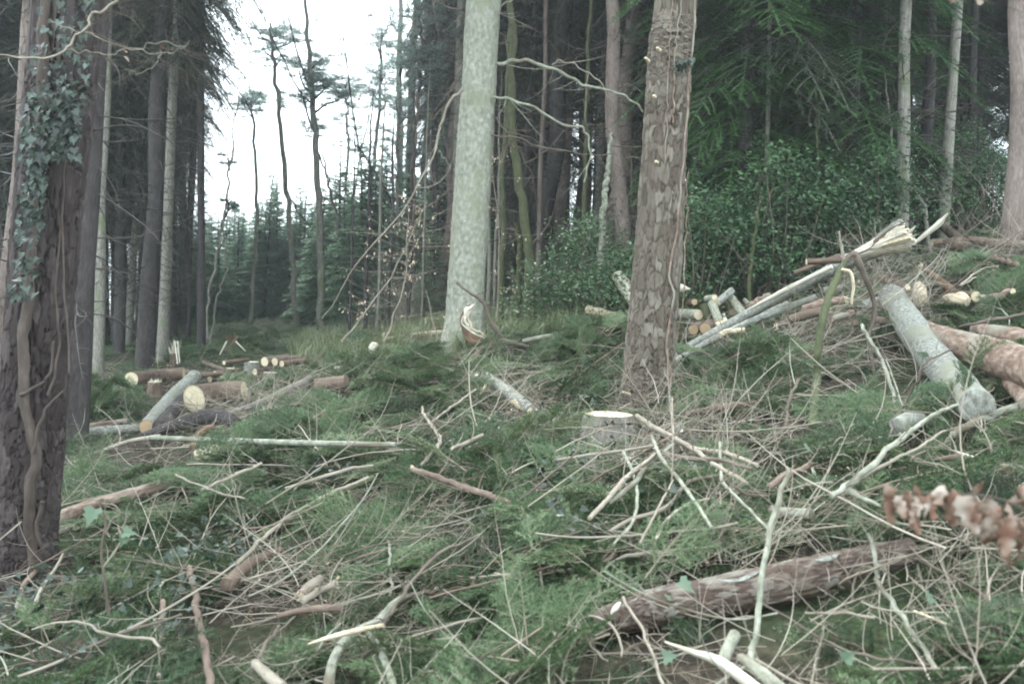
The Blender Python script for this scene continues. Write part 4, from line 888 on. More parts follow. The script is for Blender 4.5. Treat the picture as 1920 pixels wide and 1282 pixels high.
item('felled_log', 'thin reddish log behind the long pale one at left', 'log', [(95, 812), (160, 800), (236, 789)], [6, 5.5, 5], 'redlog', ' c', .1)
item('fallen_pole', 'long straight pale green pole across the left middle', 'pole', [(285, 820), (400, 825), (560, 830), (742, 834)], [4.5, 5.5, 5.8, 5.2], 'greenpale', '  ', .3, rough=.04, sl=2)
item('fallen_pole', 'thin crooked pale stem running down left from the long green pole', 'pole', [(300, 818), (240, 828), (180, 850), (140, 865)], [5, 4, 4, 3], 'stick', '  ', .16, twigs=3)
item('broken_root', 'bent brown broken branch rising beside the pale split block', 'branch', [(362, 838, 9.4), (372, 818, 9.4), (384, 806, 9.4), (403, 800, 9.4)], [6, 8, 7, 4], 'split_red', '  ', rough=.15)
item('wood_block', 'pale split wood block under the bent brown broken branch', 'block', [(372, 856, 9.2), (392, 850, 9.3), (410, 846, 9.4)], [13, 16, 13], 'split', 'cc', face='cut_white', rough=.2)
item('felled_log', 'peeled reddish log slanting up from behind the ivy-clad pine', 'log', [(88, 985), (150, 955), (250, 925), (330, 900), (372, 885)], [16, 13, 11, 11, 8], 'redlog', 't ', .14, rough=.12)
item('wood_chunk', 'pale broken wood piece beside the foot of the ivy-clad pine', 'wood piece', [(95, 1002), (122, 990), (138, 983)], [7, 7, 3], 'split_white', 't ', .14)
item('felled_log', 'long grey brown trunk fading up behind the left pile', 'log', [(432, 775), (500, 750), (560, 722), (620, 700)], [5, 7, 8, 8], 'conifer_pale', '  ', .12, rough=.08)
item('fallen_branch', 'white forked twig standing beside the grey brown trunk', 'branch', [(482, 738, 12), (492, 762, 12), (500, 772, 12)], [1.5, 1.8, 1], 'greenpale', twigs=2)
item('fallen_branch', 'thick brown bent branch lying below the spruce mound at left', 'branch', [(563, 800), (590, 785), (608, 772), (625, 765)], [2.5, 4, 4.5, 4], 'stick_red', '  ', .2)
item('fallen_branch', 'dark thin branch left of the thick brown bent one', 'branch', [(492, 802), (520, 790), (548, 772)], [2.5, 2.5, 2], 'stick_dark', ' c', .2)
item('felled_log', 'cream log end half hidden by boughs with two sawn faces', 'log', [(593, 727, 12.9), (615, 722, 13.8), (650, 716, 15)], [17, 15, 13], 'brownlog', 'c ', rough=.04)
item('wood_slab', 'pale oval slab beside the half hidden cream log end', 'wood piece', [(630, 700, 14), (642, 698, 14.3)], [13, 13], 'conifer_pale', 'cc', face='cut_white', rough=.04)
stump('low stump with a ragged top in the left middle distance', 290, 716, 13, 22, 'brownlog', seed=3, torn=1)
stump('round pale stump behind the left pile, second from its right end', 472, 678, 14, 17, 'greylog', 'cut_white', 4)
stump('small stump at the left of the distant stump row', 431, 690, 10, 12, 'conifer_pale', 'cut_white', 5)
stump('flat low stump in front of the two stacked round ends', 508, 698, 14, 6, 'conifer_pale', 'cut_white', 6)
for x, y, r, lb in [(496, 678, 9, 'left one of two round cream log ends in the distance'), (515, 678, 7.5, 'right one of two round cream log ends in the distance'), (528, 682, 6, 'blurred pale log end right of the two round ones'), (478, 697, 6, 'small round log end below the pale stump'), (420, 672 + 8, 4, 'little log end left of the distant stumps'), (393, 711, 6, 'small log end in the cut pile behind the leaning grey log'), (403, 700, 5, 'uppermost small log end behind the leaning grey log'), (376, 704, 5, 'left small log end behind the leaning grey log'), (416, 706, 5, 'right small log end behind the leaning grey log')]:
    q = P(x, y, 15.5); item('short_log', lb, 'log', [q, q + Vector((.25, .5, .02))], [r, r * .95], 'brownlog', 'cc', rough=.03, sides=16, face='cut')
item('felled_log', 'thin dark log with a pale end slanting behind the small stump', 'log', [(381, 679, 17), (400, 686, 16.6), (424, 694, 16.2)], [3.5, 4, 4], 'brownlog', 'c ')
item('felled_log', 'short log lying behind the top of the leaning grey log', 'log', [(350, 697, 16), (385, 702, 16), (418, 700, 16.3)], [4, 4, 4], 'brownlog', 'cc')
item('broken_stub', 'pale broken stub poking from boughs above the spruce mound', 'wood piece', [(698, 662, 15), (700, 652, 15), (703, 644, 15)], [7, 9, 7], 'split_white', 'tt', sl=1)
item('felled_log', 'far log left of the fir, the upper of two', 'log', [(720, 628, 22), (760, 618, 22.5), (808, 606, 23)], [5, 5.5, 5.5], 'conifer_pale', 'c ')
item('felled_log', 'far dark log left of the fir with a cream end', 'log', [(680, 627, 21), (705, 628, 21.5), (730, 628, 22)], [4, 4, 4], 'brownlog', 'c ')
item('felled_log', 'low yellowish log in front of the two far logs by the fir', 'log', [(720, 637, 20), (770, 628, 20), (830, 622, 20)], [4, 4, 4], 'split', ' c')
def shattered(label, px, py, rx, h, mat, torn, seed):
    d = depth(G(px, py + h, .0)); b0 = P(px, py + h + 6, d); top = P(px, py, d); r = rx / FPX * d; mb = MB(); p, r_, ring, t = tube(mb, [b0, b0.lerp(top, .5)], [r * 1.3, r, r * .9], 20, 14, .15, seed, caps=True)
    o = mb.obj('broken_stump', M[mat], org=b0); tag(o, label, 'stump'); splinters(o, ring[-1], p[-1], t[-1], torn, b0, (top - b0).length * .6, 26, seed, .3)
shattered('shattered stump with white upright splinters before the left stand', 326, 632, 7, 55, 'brownlog', 'split_white', 2)
shattered('shattered brown stump with spread splinters at the clearing edge', 434, 622, 13, 40, 'brownlog', 'split_red', 3)
for k, (a, b) in enumerate([((328, 640), (333, 682)), ((333, 640), (337, 680)), ((425, 640), (412, 665)), ((442, 640), (460, 658))]):
    item('wood_splinter', ['left of two white splinters hanging on the shattered stump', 'right of two white splinters hanging on the shattered stump', 'long grey splinter leaning left from the shattered brown stump', 'grey splinter leaning right from the shattered brown stump'][k], 'splinter', [(*a, 18), (*b, 18)], [1.6, 1], 'split_white')

# centre
item('torn_branch', 'torn branch curling upward with a cream tip and red brown bark below the fir', 'branch', [(884, 572, 12), (872, 583, 12), (868, 600, 12), (872, 618, 12), (883, 632, 12), (898, 640, 12), (918, 640, 12.1)], [2, 4, 5, 7, 9, 11, 7], 'split_red', 't ', rough=.35, wob=.015, split='split_white', sl=1.2)
for k, (o1, o2, rr_) in enumerate([(0, 0, [1, 3.2, 3, 2, 1.2, .5]), (-4, 3, [.5, 2.6, 2, 1.6, .8, .4]), (4, -3, [.4, 2, 2.2, 2.2, 1.6, .8])]):
    item('split_wood', ['cream split strip curling along the torn branch below the fir', 'outer cream strip of the torn branch, left edge', 'inner cream strip of the torn branch, facing right'][k], 'wood piece', [(888 + o1, 570 + o2, 11.93), (877 + o1, 582, 11.9), (872 + o1, 600, 11.88), (880 + o1, 615 + o2, 11.9), (895, 626 + o2, 11.9), (910, 632 + o2, 11.93)], rr_, 'split_white' if k < 2 else 'split', '  ', rough=.5, wob=.02)
item('fallen_branch', 'dark arching branch rising against the fir trunk', 'branch', [(856, 530, 11.9), (875, 545, 11.9), (897, 558, 11.9), (913, 578, 11.9), (920, 600, 11.9), (930, 620, 11.9), (940, 640, 12)], [2, 2.5, 3.5, 4, 4, 4.5, 4], 'stick_dark', twigs=5)
item('fallen_branch', 'dark branch lying right of the torn branch', 'branch', [(935, 638, 11.9), (960, 642, 11.9), (990, 650, 11.9)], [5, 4, 3], 'stick_dark', twigs=3)
item('fallen_branch', 'red brown branch stub pointing down left under the torn branch', 'branch', [(922, 645, 11.9), (900, 660, 11.7), (872, 685, 11.4)], [7, 6, 5], 'stick_red', '  ')
item('fallen_branch', 'grey twigs piled left of the fir base', 'branch', [(785, 678), (820, 668), (862, 672)], [3, 5, 4], 'stick_dark', '  ', .15, twigs=9, tlen=.6)
item('felled_log', 'low pale log ending in a small brown stub right of the fir', 'log', [(980, 640), (1020, 632), (1058, 628)], [4, 5, 6], 'conifer_pale', ' t', .22, split='split_red')
item('broken_pole', 'broken pole with a long white spike end and peeled patch', 'pole', [(908, 706, 10.6), (935, 722, 10.3), (965, 744, 9.9), (996, 768, 9.5)], [9, 10, 11, 10], 'greylog', '  ', rough=.06)
item('wood_splinter', 'long white torn spike at the tip of the broken pole', 'splinter', [(865, 694, 10.8), (885, 700, 10.75), (912, 710, 10.55)], [.8, 4, 5], 'split_white')
item('wood_splinter', 'short white spike above the tip of the broken pole', 'splinter', [(903, 695, 10.7), (915, 700, 10.6), (925, 712, 10.45)], [.6, 3, 4], 'split_white')
item('split_wood', 'cream peeled patch on the lower end of the broken pole', 'wood piece', [(952, 745, 9.85), (972, 756, 9.65), (996, 772, 9.4)], [3, 9, 6], 'split', '  ')
item('broken_hook', 'dark hooked bark strip at the foot of the broken pole', 'branch', [(996, 766, 9.4), (1000, 780, 9.3), (997, 795, 9.2), (988, 802, 9.2)], [6, 5, 5, 4], 'brownlog', rough=.15)
item('fallen_branch', 'straight pale stick leaning beside the broken pole', 'stick', [(914, 718, 10.4), (895, 745, 10), (869, 781, 9.5)], [2, 2.6, 2.6], 'split', ' t')
item('fallen_branch', 'thin pale stick leading to the leaning pale stick', 'stick', [(892, 730), (850, 760), (810, 790)], [1.8, 2.2, 2.4], 'stick', lift=.25, twigs=3)
stump('wide sawn stump with a pale top just left of the scaly pine', 1141, 776, 46, 34, 'conifer_pale', 'cut', 9, 1.15)
item('fallen_branch', 'straight brown stick with a pale broken tip in the middle foreground', 'stick', [(775, 880), (830, 898), (890, 920), (955, 943)], [5.5, 6, 6.5, 6], 'stick_red', 't ', .24, rough=.05)
item('fallen_branch', 'pale branch with an upward fork above the brown stick', 'branch', [(790, 870), (815, 845), (824, 822), (810, 798), (794, 775), (792, 762)], [3, 3.5, 3.5, 3, 2.5, 2], 'stick', lift=.25, twigs=4)
item('fallen_branch', 'grey stick with a dark knot right of the forked pale branch', 'branch', [(845, 843), (868, 832), (905, 816)], [3, 4, 3.5], 'stick', lift=.25)
item('fallen_branch', 'dark crooked stick standing in the middle of the brash', 'stick', [(1037, 830, 7.0), (1024, 870, 6.8), (1012, 900, 6.6), (1002, 950, 6.3)], [3.5, 4, 4, 3], 'stick_dark')
item('fallen_pole', 'mossy pole slanting up right through the left foreground', 'pole', [(480, 1010), (560, 965), (620, 932), (700, 895)], [7, 8, 8, 5], 'mossy', '  ', .2, rough=.2)
item('fallen_pole', 'grey stick alongside the mossy pole', 'stick', [(445, 1055), (520, 985), (600, 935), (690, 895)], [4, 4, 4, 3], 'stick', '  ', .26)
item('fallen_log', 'dark rotten log end in the left foreground', 'log', [(425, 1095), (452, 1070), (480, 1050), (528, 1030)], [14, 11, 10, 6], 'brownlog', '  ', .16, rough=.2)
item('fallen_branch', 'brown twig lying across the left foreground brash', 'stick', [(330, 890), (400, 920), (460, 935)], [2.4, 2.4, 2], 'stick', lift=.3)
item('fallen_branch', 'slightly curved grey stick right of the peeled log', 'stick', [(378, 918), (440, 890), (490, 870)], [3, 3.2, 3], 'stick', lift=.25)
item('fallen_branch', 'long grey stick pointing right across the left middle', 'stick', [(535, 915), (590, 898), (650, 880), (700, 872)], [3, 3.5, 3.5, 2.5], 'stick', lift=.25, twigs=2)
item('broken_pole', 'short thick split log piece in the lower left brash', 'log', [(565, 1115), (582, 1098), (600, 1085)], [10, 10, 9], 'redlog', 't ', .16, split='split')
item('fallen_branch', 'short grey round stick in front of the split log piece', 'stick', [(568, 1128), (598, 1110), (628, 1092)], [6.5, 6.5, 6], 'stick', ' c', .18, face='cut_orange')
item('fallen_branch', 'brown thick branch just below the short grey stick', 'stick', [(520, 1155), (570, 1145), (640, 1138)], [5, 7, 7], 'stick_red', '  ', .14)
# foreground sticks
item('fallen_branch', 'upright reddish sawn stick in the lower left foreground', 'stick', [(354, 1064, 4.7), (366, 1120, 4.4), (380, 1200, 4.1), (398, 1300, 3.8)], [5.5, 6.5, 7.5, 8], 'stick_red', 'c ', face='cut_white', rough=.04)
item('fallen_branch', 'peeling pale stick standing left of the reddish upright one', 'stick', [(305, 1125, 4.3), (302, 1180, 4.2), (297, 1268, 4.1)], [5, 5, 4.5], 'redlog', rough=.1)
item('fallen_branch', 'thin grey stick crossing beside the peeling pale one', 'stick', [(306, 1090, 4.5), (280, 1160, 4.3), (262, 1220, 4.1), (240, 1290, 3.9)], [2.5, 3.5, 3.5, 4], 'stick_grey', twigs=3)
item('leafless_sapling', 'thin bare sapling rising in front of the ivy-clad pine foot', 'sapling', [(203, 1290, 4.2), (207, 1180, 4.25), (195, 1080, 4.3), (190, 1030, 4.3), (198, 980, 4.35), (186, 945, 4.35)], [4, 3, 2.8, 2.6, 2.4, 1.6], 'stick_dark')
item('fallen_branch', 'forked side twig of the bare sapling bending right', 'branch', [(194, 1062, 4.3), (222, 1022, 4.3), (228, 1000, 4.3), (222, 985, 4.3)], [1.8, 1.8, 1.6, 1.2], 'stick')
item('fallen_branch', 'angular twig at the top of the bare sapling', 'branch', [(198, 998, 4.32), (212, 972, 4.3), (226, 962, 4.3), (216, 948, 4.3), (190, 945, 4.3)], [1.6, 1.6, 1.6, 1.5, 1.2], 'stick')
item('fallen_branch', 'curved pale branch in the bottom left corner', 'branch', [(0, 1190, 4.4), (45, 1160, 4.5), (70, 1120, 4.6), (92, 1085, 4.7), (118, 1036, 4.8)], [3, 4, 4, 3, 2], 'stick', twigs=4)
item('exposed_root', 'reddish root reaching out from the foot of the ivy-clad pine', 'root', [(30, 1143, 4.9), (45, 1095, 5.0), (70, 1068, 5.2)], [4, 4.5, 4], 'redlog')
item('fallen_branch', 'long twig looping across the lower left corner', 'branch', [(60, 1180), (120, 1165), (165, 1168), (200, 1190), (270, 1195), (300, 1212)], [1.6, 2, 2.5, 3, 3, 2.5], 'stick', lift=.28)
item('fallen_branch', 'thick curved grey branch coming out of the bottom edge', 'branch', [(610, 1310, 3.75), (622, 1250, 3.8), (640, 1210, 3.9), (672, 1182, 4.0), (705, 1168, 4.2), (740, 1130, 4.4), (765, 1115, 4.5)], [10, 10, 9.5, 10, 10, 7, 5], 'stick_grey', rough=.08)
item('fallen_branch', 'long slim branch bowing up right over the thick curved one', 'branch', [(672, 1250, 3.8), (705, 1190, 3.9), (745, 1130, 4.1), (790, 1070, 4.3), (830, 1035, 4.5), (905, 1000, 4.8)], [3.5, 4.5, 4, 3.5, 3.2, 2], 'stick_dark', rough=.06)
item('fallen_branch', 'short dark side branch forking from the slim bowed branch', 'branch', [(765, 1118, 4.3), (790, 1112, 4.3), (818, 1107, 4.35)], [4.5, 4, 3], 'stick_dark', ' t', split='split_white')
item('fallen_branch', 'pale mossy branch leaning down right at the bottom edge', 'branch', [(684, 1177, 4.0), (705, 1205, 3.9), (722, 1240, 3.8), (740, 1300, 3.7)], [4, 6, 8, 8.5], 'greenpale', 't ')
item('split_wood', 'white torn strip beneath the thick curved branch', 'wood piece', [(580, 1206), (620, 1194), (660, 1184), (715, 1172)], [2, 5, 6, 4], 'split', 'tt', .2)
item('fallen_branch', 'dark stick rising at the lower left of the curved branch', 'stick', [(470, 1262, 4), (500, 1210, 4.2), (521, 1172, 4.4)], [4, 4, 3.5], 'stick_dark', ' c')
item('fallen_branch', 'thick sawn branch end at the bottom left edge', 'branch', [(478, 1243), (505, 1268), (530, 1290)], [9, 11, 12], 'stick', 'c ', .2)
item('fallen_branch', 'greyish upright splinter stick near the lower middle', 'stick', [(728, 1014, 5.3), (733, 1060, 5.1), (735, 1115, 4.9)], [2.2, 3, 2.4], 'stick_grey')
item('fallen_branch', 'thin twig slanting across the lower middle', 'stick', [(640, 1135, 4.8), (700, 1115, 4.8), (760, 1095, 4.8)], [2, 2.5, 2], 'stick')
item('fallen_branch', 'pale stick crossing the dark hollow in the lower middle', 'branch', [(1020, 1112, 4.4), (1000, 1020, 4.7), (1012, 1060, 4.5), (1030, 1160, 4.2), (1040, 1195, 4.0)][1:], [2.2, 2.6, 3, 3.5], 'stick')
item('fallen_branch', 'forked brown branch above the big near log', 'branch', [(1062, 1120, 4.3), (1110, 1075, 4.5), (1142, 1050, 4.6), (1152, 1030, 4.7)], [5, 5.5, 5.5, 5], 'stick_red', ' t')
item('fallen_branch', 'smooth tan branch running right from the forked brown one', 'branch', [(1125, 1075, 4.45), (1160, 1048, 4.55), (1200, 1038, 4.6), (1265, 1034, 4.7)], [3, 4, 4.5, 4], 'stick')
item('fallen_branch', 'arched hoop-like twig left of the big near log', 'branch', [(1078, 1185, 4.0), (1085, 1165, 4.0), (1110, 1156, 4.0), (1145, 1170, 4.0), (1165, 1200, 3.9), (1165, 1230, 3.8)], [2.2, 2.4, 2.5, 2.6, 2.6, 2], 'stick')
item('fallen_branch', 'thin pale twig crossing the left end of the big near log', 'branch', [(1168, 1118, 3.7), (1192, 1160, 3.6), (1215, 1205, 3.5), (1242, 1285, 3.3)], [2.6, 2.8, 3, 3.2], 'stick')
item('fallen_branch', 'short thin stick poking up in front of the big near log', 'stick', [(1092, 1190, 3.8), (1115, 1215, 3.7), (1138, 1240, 3.6)], [2, 2.6, 2], 'stick')
# right foreground
def near_log():
    w_ = []; r_ = []
    for x, y, d, r in ((1120, 1168, 4.05, 22), (1180, 1152, 4.05, 30), (1250, 1135, 4.1, 34), (1380, 1112, 4.2, 36), (1500, 1085, 4.3, 36), (1600, 1058, 4.45, 29), (1712, 1032, 4.6, 22)): q = raise_pt(P(x, y, d), .09); w_.append(q); r_.append(r / FPX * depth(q))
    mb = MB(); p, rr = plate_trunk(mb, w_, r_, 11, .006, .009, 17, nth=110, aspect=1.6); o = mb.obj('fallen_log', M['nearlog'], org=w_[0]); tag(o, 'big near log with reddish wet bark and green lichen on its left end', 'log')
    for k in range(0, len(p), 12): KEEP.append((p[k][0], p[k][1], rr[k] * 1.7, p[k][2]))
    for i, (lo, hi, dz) in enumerate(((.08, .2, .01), (.45, .56, .012), (.7, .78, .01))):    # flakes of bark lifting off
        k0, k1 = int(lo * len(p)), int(hi * len(p)); mb = MB(); tube(mb, [p[k0] + [0, -rr[k0] * .5, rr[k0] * .86 + dz], p[(k0 + k1) // 2] + [0, -rr[k0] * .55, rr[k0] * .86], p[k1] + [0, -rr[k1] * .4, rr[k1] * .9 + dz]], [.004, .014, .004], 5, 12, .5, i); mb.obj('bark_flake', M['greylog'], o, org=w_[0], smooth=False)
near_log()
item('split_wood', 'orange torn patch on the top of the big near log', 'wood piece', [(1385, 1092, 4.03), (1415, 1083, 4.02), (1440, 1078, 4.04)], [4, 11, 6], 'split', '  ')
item('bark_flake', 'curled pale birch-like bark flake at the left end of the big near log', 'bark', [(1146, 1150), (1154, 1140), (1162, 1130)], [2, 6, 3], 'split_white', 'tt', .3, sl=1)
item('standing_pole', 'tall thin pale green stick standing in the right foreground', 'stick', [(1408, 1245, 3.3), (1420, 1170, 3.35), (1428, 1090, 3.45), (1445, 990, 3.6), (1465, 920, 3.7), (1481, 878, 3.75)], [6.5, 6, 5.5, 5.5, 5, 5], 'greenpale', ' c', face='cut_white', rough=.03)
item('split_wood', 'long white torn strip of wood at the bottom right edge', 'wood piece', [(1248, 1203, 3.35), (1300, 1222, 3.3), (1350, 1240, 3.2), (1425, 1295, 3.1)], [2, 6, 10, 12], 'split_white', 't ')
item('cut_branch', 'grey green sawn branch end at the bottom right edge', 'branch', [(1388, 1232, 3.25), (1420, 1255, 3.15), (1470, 1300, 3.05)], [9, 13, 16], 'greenpale', 'c ', face='cut_white')
item('cut_branch', 'thick greenish stub under the big near log', 'branch', [(1378, 1190, 3.9), (1365, 1215, 3.7), (1355, 1240, 3.6)], [12, 12, 12], 'greenpale', 'c ')
item('fallen_branch', 'slim bent grey stick rising over the big near log', 'stick', [(1627, 1000, 3.6), (1640, 1040, 3.55), (1647, 1082, 3.5)], [3.5, 4, 4], 'stick_grey', 'c ')
item('fallen_branch', 'long grey stick from the bend down to the bottom right', 'stick', [(1641, 1083, 3.5), (1680, 1140, 3.4), (1730, 1215, 3.2), (1785, 1295, 3.0)], [4.5, 5, 5, 5.5], 'stick_grey')
item('fallen_branch', 'thin dark branch curving from the standing pole to the long grey stick', 'branch', [(1428, 1130, 3.5), (1500, 1170, 3.45), (1580, 1215, 3.4), (1660, 1235, 3.3), (1752, 1246, 3.2)], [2.2, 2.6, 3, 3, 2.8], 'stick_dark')
item('fallen_branch', 'pale split twig lying level in the right foreground', 'branch', [(1510, 1148), (1570, 1148), (1640, 1156)], [2, 3, 3], 'stick', lift=.22)
item('fallen_branch', 'pale peeled twig at the far right of the foreground', 'branch', [(1715, 1145, 3.6), (1760, 1165, 3.6), (1805, 1178, 3.6)], [2.6, 3.2, 3], 'split', ' t')
item('fallen_branch', 'forked twig rising from the right foreground tangle', 'branch', [(1848, 1130, 3.5), (1860, 1080, 3.5), (1888, 1045, 3.5)], [2, 2.2, 1.8], 'stick', twigs=3)
item('fallen_branch', 'brown branch running down right in the lower right corner', 'branch', [(1700, 1020, 3.9), (1740, 1055, 3.8), (1800, 1090, 3.7), (1850, 1120, 3.6), (1880, 1190, 3.4), (1930, 1250, 3.2)], [2.5, 3, 3.5, 4, 5, 6], 'stick_dark', twigs=6)
item('fallen_branch', 'red brown stick leaning left of the lower right corner', 'branch', [(1820, 1150, 3.6), (1860, 1190, 3.4), (1890, 1235, 3.3)], [5, 5.5, 5], 'stick_red')
# right middle
item('fallen_branch', 'long pale forked branch rising right, the upper of the pair', 'branch', [(1560, 930), (1620, 885), (1665, 842), (1700, 815), (1745, 782), (1795, 757)], [5.5, 6, 5.5, 5, 4, 3], 'stick_grey', '  ', .38, rough=.05)
item('fallen_branch', 'darker branch running just below the long pale forked one', 'branch', [(1565, 925), (1640, 880), (1700, 850), (1740, 830), (1772, 806)], [4, 3.5, 3, 2.6, 2], 'stick', '  ', .34)
item('fallen_branch', 'bare stem rising steeply from the fork of the pale branch', 'branch', [(1692, 822, 6.0), (1680, 760, 6.2), (1660, 690, 6.4), (1640, 650, 6.5), (1614, 610, 6.7)], [3.5, 3.5, 3.2, 3, 3.5], 'stick_grey')
item('fallen_branch', 'thin bent twig crossing in front of the grey lichened log', 'branch', [(1655, 850, 5.6), (1690, 770, 5.6), (1722, 710, 5.6), (1735, 680, 5.6), (1795, 650, 5.6)], [2.6, 2.2, 2.2, 2, 1.8], 'stick_dark')
item('fallen_branch', 'thick dark grey branch coming down from the right edge', 'branch', [(1950, 748, 5.6), (1880, 772, 5.5), (1820, 795, 5.45), (1785, 815, 5.4)], [8, 7.5, 8, 7], 'stick_grey', '  ', rough=.08)
item('fallen_branch', 'crooked thin continuation of the thick dark grey branch', 'branch', [(1785, 815, 5.4), (1770, 830, 5.4), (1725, 850, 5.3), (1700, 870, 5.3)], [4, 3.5, 3, 2.4], 'stick_dark', twigs=4)
item('broken_branch', 'brown torn branch with a hollow pale socket near the right edge', 'branch', [(1752, 862, 5.2), (1790, 858, 5.2), (1835, 868, 5.2), (1890, 880, 5.2)], [3, 7, 7, 9], 'brownlog', twigs=4, rough=.15)
item('split_wood', 'white inner strip of the brown torn branch at the right', 'wood piece', [(1790, 845, 5.15), (1815, 855, 5.1), (1860, 868, 5.1), (1900, 872, 5.1)], [2, 4, 4, 1], 'split_white')
item('cut_branch', 'sawn green grey branch stub with an orange end in the right foreground', 'branch', [(1448, 957, 4.6), (1480, 962, 4.7), (1522, 964, 4.8)], [11, 11, 11], 'stick_grey', 't ', split='split_red', sl=1.4)
item('fallen_branch', 'rough brown branch behind the top of the standing pole', 'branch', [(1440, 915), (1470, 893), (1500, 882), (1524, 868)], [6, 7, 6, 5], 'brownlog', '  ', .24, rough=.15)
item('fallen_branch', 'pale bent twig right of the rough brown branch', 'branch', [(1522, 868, 5), (1530, 895, 4.9), (1552, 922, 4.8)], [2.6, 4, 3.5], 'greenpale')
item('fallen_branch', 'stout pale piece half under boughs right of the fork', 'branch', [(1582, 918), (1612, 930), (1650, 950)], [6, 6, 3], 'greenpale', '  ', .24)
item('fallen_branch', 'thin straight stem in front of the standing pole foot', 'stick', [(1400, 1018, 4.6), (1355, 978, 4.7), (1385, 925, 4.9)][1:], [2.2, 2.2], 'stick')
item('standing_snag', 'mossy broken snag rising in front of the split trunk', 'snag', [(1524, 800, 6.9), (1530, 720, 7.0), (1534, 660, 7.05), (1542, 600, 7.1), (1555, 555, 7.2), (1575, 510, 7.3), (1585, 488, 7.35)], [9, 8, 7.5, 7.5, 7.5, 7, 5], 'mossy', rough=.2)
item('broken_branch', 'thin pale spike on top of the mossy snag', 'branch', [(1585, 490, 7.35), (1578, 470, 7.35), (1575, 432, 7.35)], [4, 3, 1.2], 'stick')
item('broken_branch', 'dark branch arching over and down right from the mossy snag top', 'branch', [(1583, 492, 7.35), (1600, 476, 7.35), (1615, 500, 7.35), (1632, 545, 7.4), (1640, 580, 7.4), (1630, 640, 7.3), (1640, 700, 7.2)], [6, 6, 6, 5, 4, 3, 2], 'stick_dark', twigs=6, tlen=.3)
item('broken_branch', 'pale curled strip hanging from the mossy snag top', 'branch', [(1578, 505, 7.25), (1595, 512, 7.25), (1600, 540, 7.25), (1596, 570, 7.25)], [2.5, 3, 3, 2], 'split')
item('felled_log', 'short grey brown log poking left from behind the mossy snag', 'log', [(1512, 491, 7.6), (1550, 489, 7.6), (1588, 487, 7.6)], [6, 6, 6], 'brownlog', 'c ')
item('felled_log', 'brown branch log slanting below the short one by the snag', 'log', [(1490, 512, 8.5), (1530, 496, 8.4), (1575, 480, 8.3)], [4, 5, 5], 'stick_red')
o = item('felled_log', 'long trunk split lengthwise, pale inner wood, rising right to a ragged end', 'trunk', [(1290, 650, 11.2), (1400, 590, 11), (1500, 538, 10.6), (1590, 490, 10.2), (1650, 468, 10), (1705, 448, 9.8)], [7, 9, 11, 13, 13, 10], 'greylog', '  ', rough=.1, sides=24)
def split_end():
    rng = np.random.default_rng(8); q0 = P(1590, 486, 9.9); e = bpy.data.objects.new('split_wood', None); COL.objects.link(e); e.location = q0
    tag(e, 'broad fan of pale split boards at the upper end of the split trunk', 'wood piece')
    for k in range(11):
        f = k / 10; y1 = 414 + f * 52; x1 = 1700 + 18 * f - 10 * abs(f - .5) + rng.uniform(-8, 6); a = P(1580 + 25 * f + rng.uniform(-20, 20), 484 + 6 * f, 9.9); m_ = P(1645 + 8 * f, 446 + 28 * f, 9.75 - .1 * math.sin(f * 3.1)); b = P(x1, y1, 9.6 - .22 * math.sin(f * 3.1) - rng.uniform(0, .06))
        n = 12; p = spline([a, m_, b], n); t, _, _ = frames(p); up = np.array([0, 0, 1.]) ; wd = np.cross(t, np.array(_F)); wd /= np.linalg.norm(wd, axis=1)[:, None]; th = np.cross(t, wd)
        w0 = .008 + .03 * np.linspace(0, 1, n) * rng.uniform(.8, 1.3); w0[-1] *= rng.uniform(.1, .7); h0 = .012 + .016 * rng.random()
        w1 = w0[:, None]; rgd = .006 * vnoise(p * 9 + k, k)[:, None]
        ring = np.stack([p + wd * w1 + th * rgd, p + th * h0, p - wd * w1 + th * rgd, p - th * h0], 1); a_ = np.arange(n - 1)[:, None] * 4; j = np.arange(4)[None]; j2 = (j + 1) % 4
        mb = MB(); mb.add(ring.reshape(-1, 3), np.concatenate([np.stack([a_ + j, a_ + j2, a_ + 4 + j2, a_ + 4 + j], -1).reshape(-1, 4), [[4 * n - 4, 4 * n - 3, 4 * n - 2, 4 * n - 1], [3, 2, 1, 0]]]), np.stack([ring.reshape(-1, 3)[:, 1] * .6 , ring.reshape(-1, 3)[:, 2], ring.reshape(-1, 3)[:, 0]], -1))
        mb.obj('board', M['split_white' if k % 3 else 'split'] if k not in (0, 10) else M['greylog'], e, org=q0, smooth=False)
split_end()
item('split_wood', 'pale narrow split face on the middle of the split trunk', 'wood piece', [(1400, 582, 10.75), (1470, 545, 10.5), (1560, 500, 10.1)], [2, 5, 4], 'split_white')
for k, (a, b, c) in enumerate([((1690, 452), (1702, 440), (1716, 424)), ((1688, 460), (1705, 450), (1717, 440)), ((1640, 455), (1670, 432), (1700, 414))]):
    item('wood_splinter', ['upper jagged splinter at the end of the split trunk', 'lower jagged splinter at the end of the split trunk', 'thin bark edge strip along the top of the split trunk'][k], 'splinter', [(*a, 9.7), (*b, 9.6), (*c, 9.5)], [5, 5, .8], 'split_white' if k < 2 else 'brownlog')
item('wood_splinter', 'white wood splinter pointing up right beyond the split trunk', 'splinter', [(1712, 458, 10.5), (1740, 436, 10.4), (1762, 418, 10.3), (1777, 400, 10.2)], [3, 5, 6, 1], 'split_white')
item('felled_log', 'grey lichened log lying toward the camera on the right', 'log', [(1672, 556, 10.4), (1700, 600, 9.4), (1750, 670, 8), (1790, 715, 7.2), (1832, 762, 6.6)], [24, 27, 30, 31, 33], 'greylog', 'c ', rough=.04, sides=44)
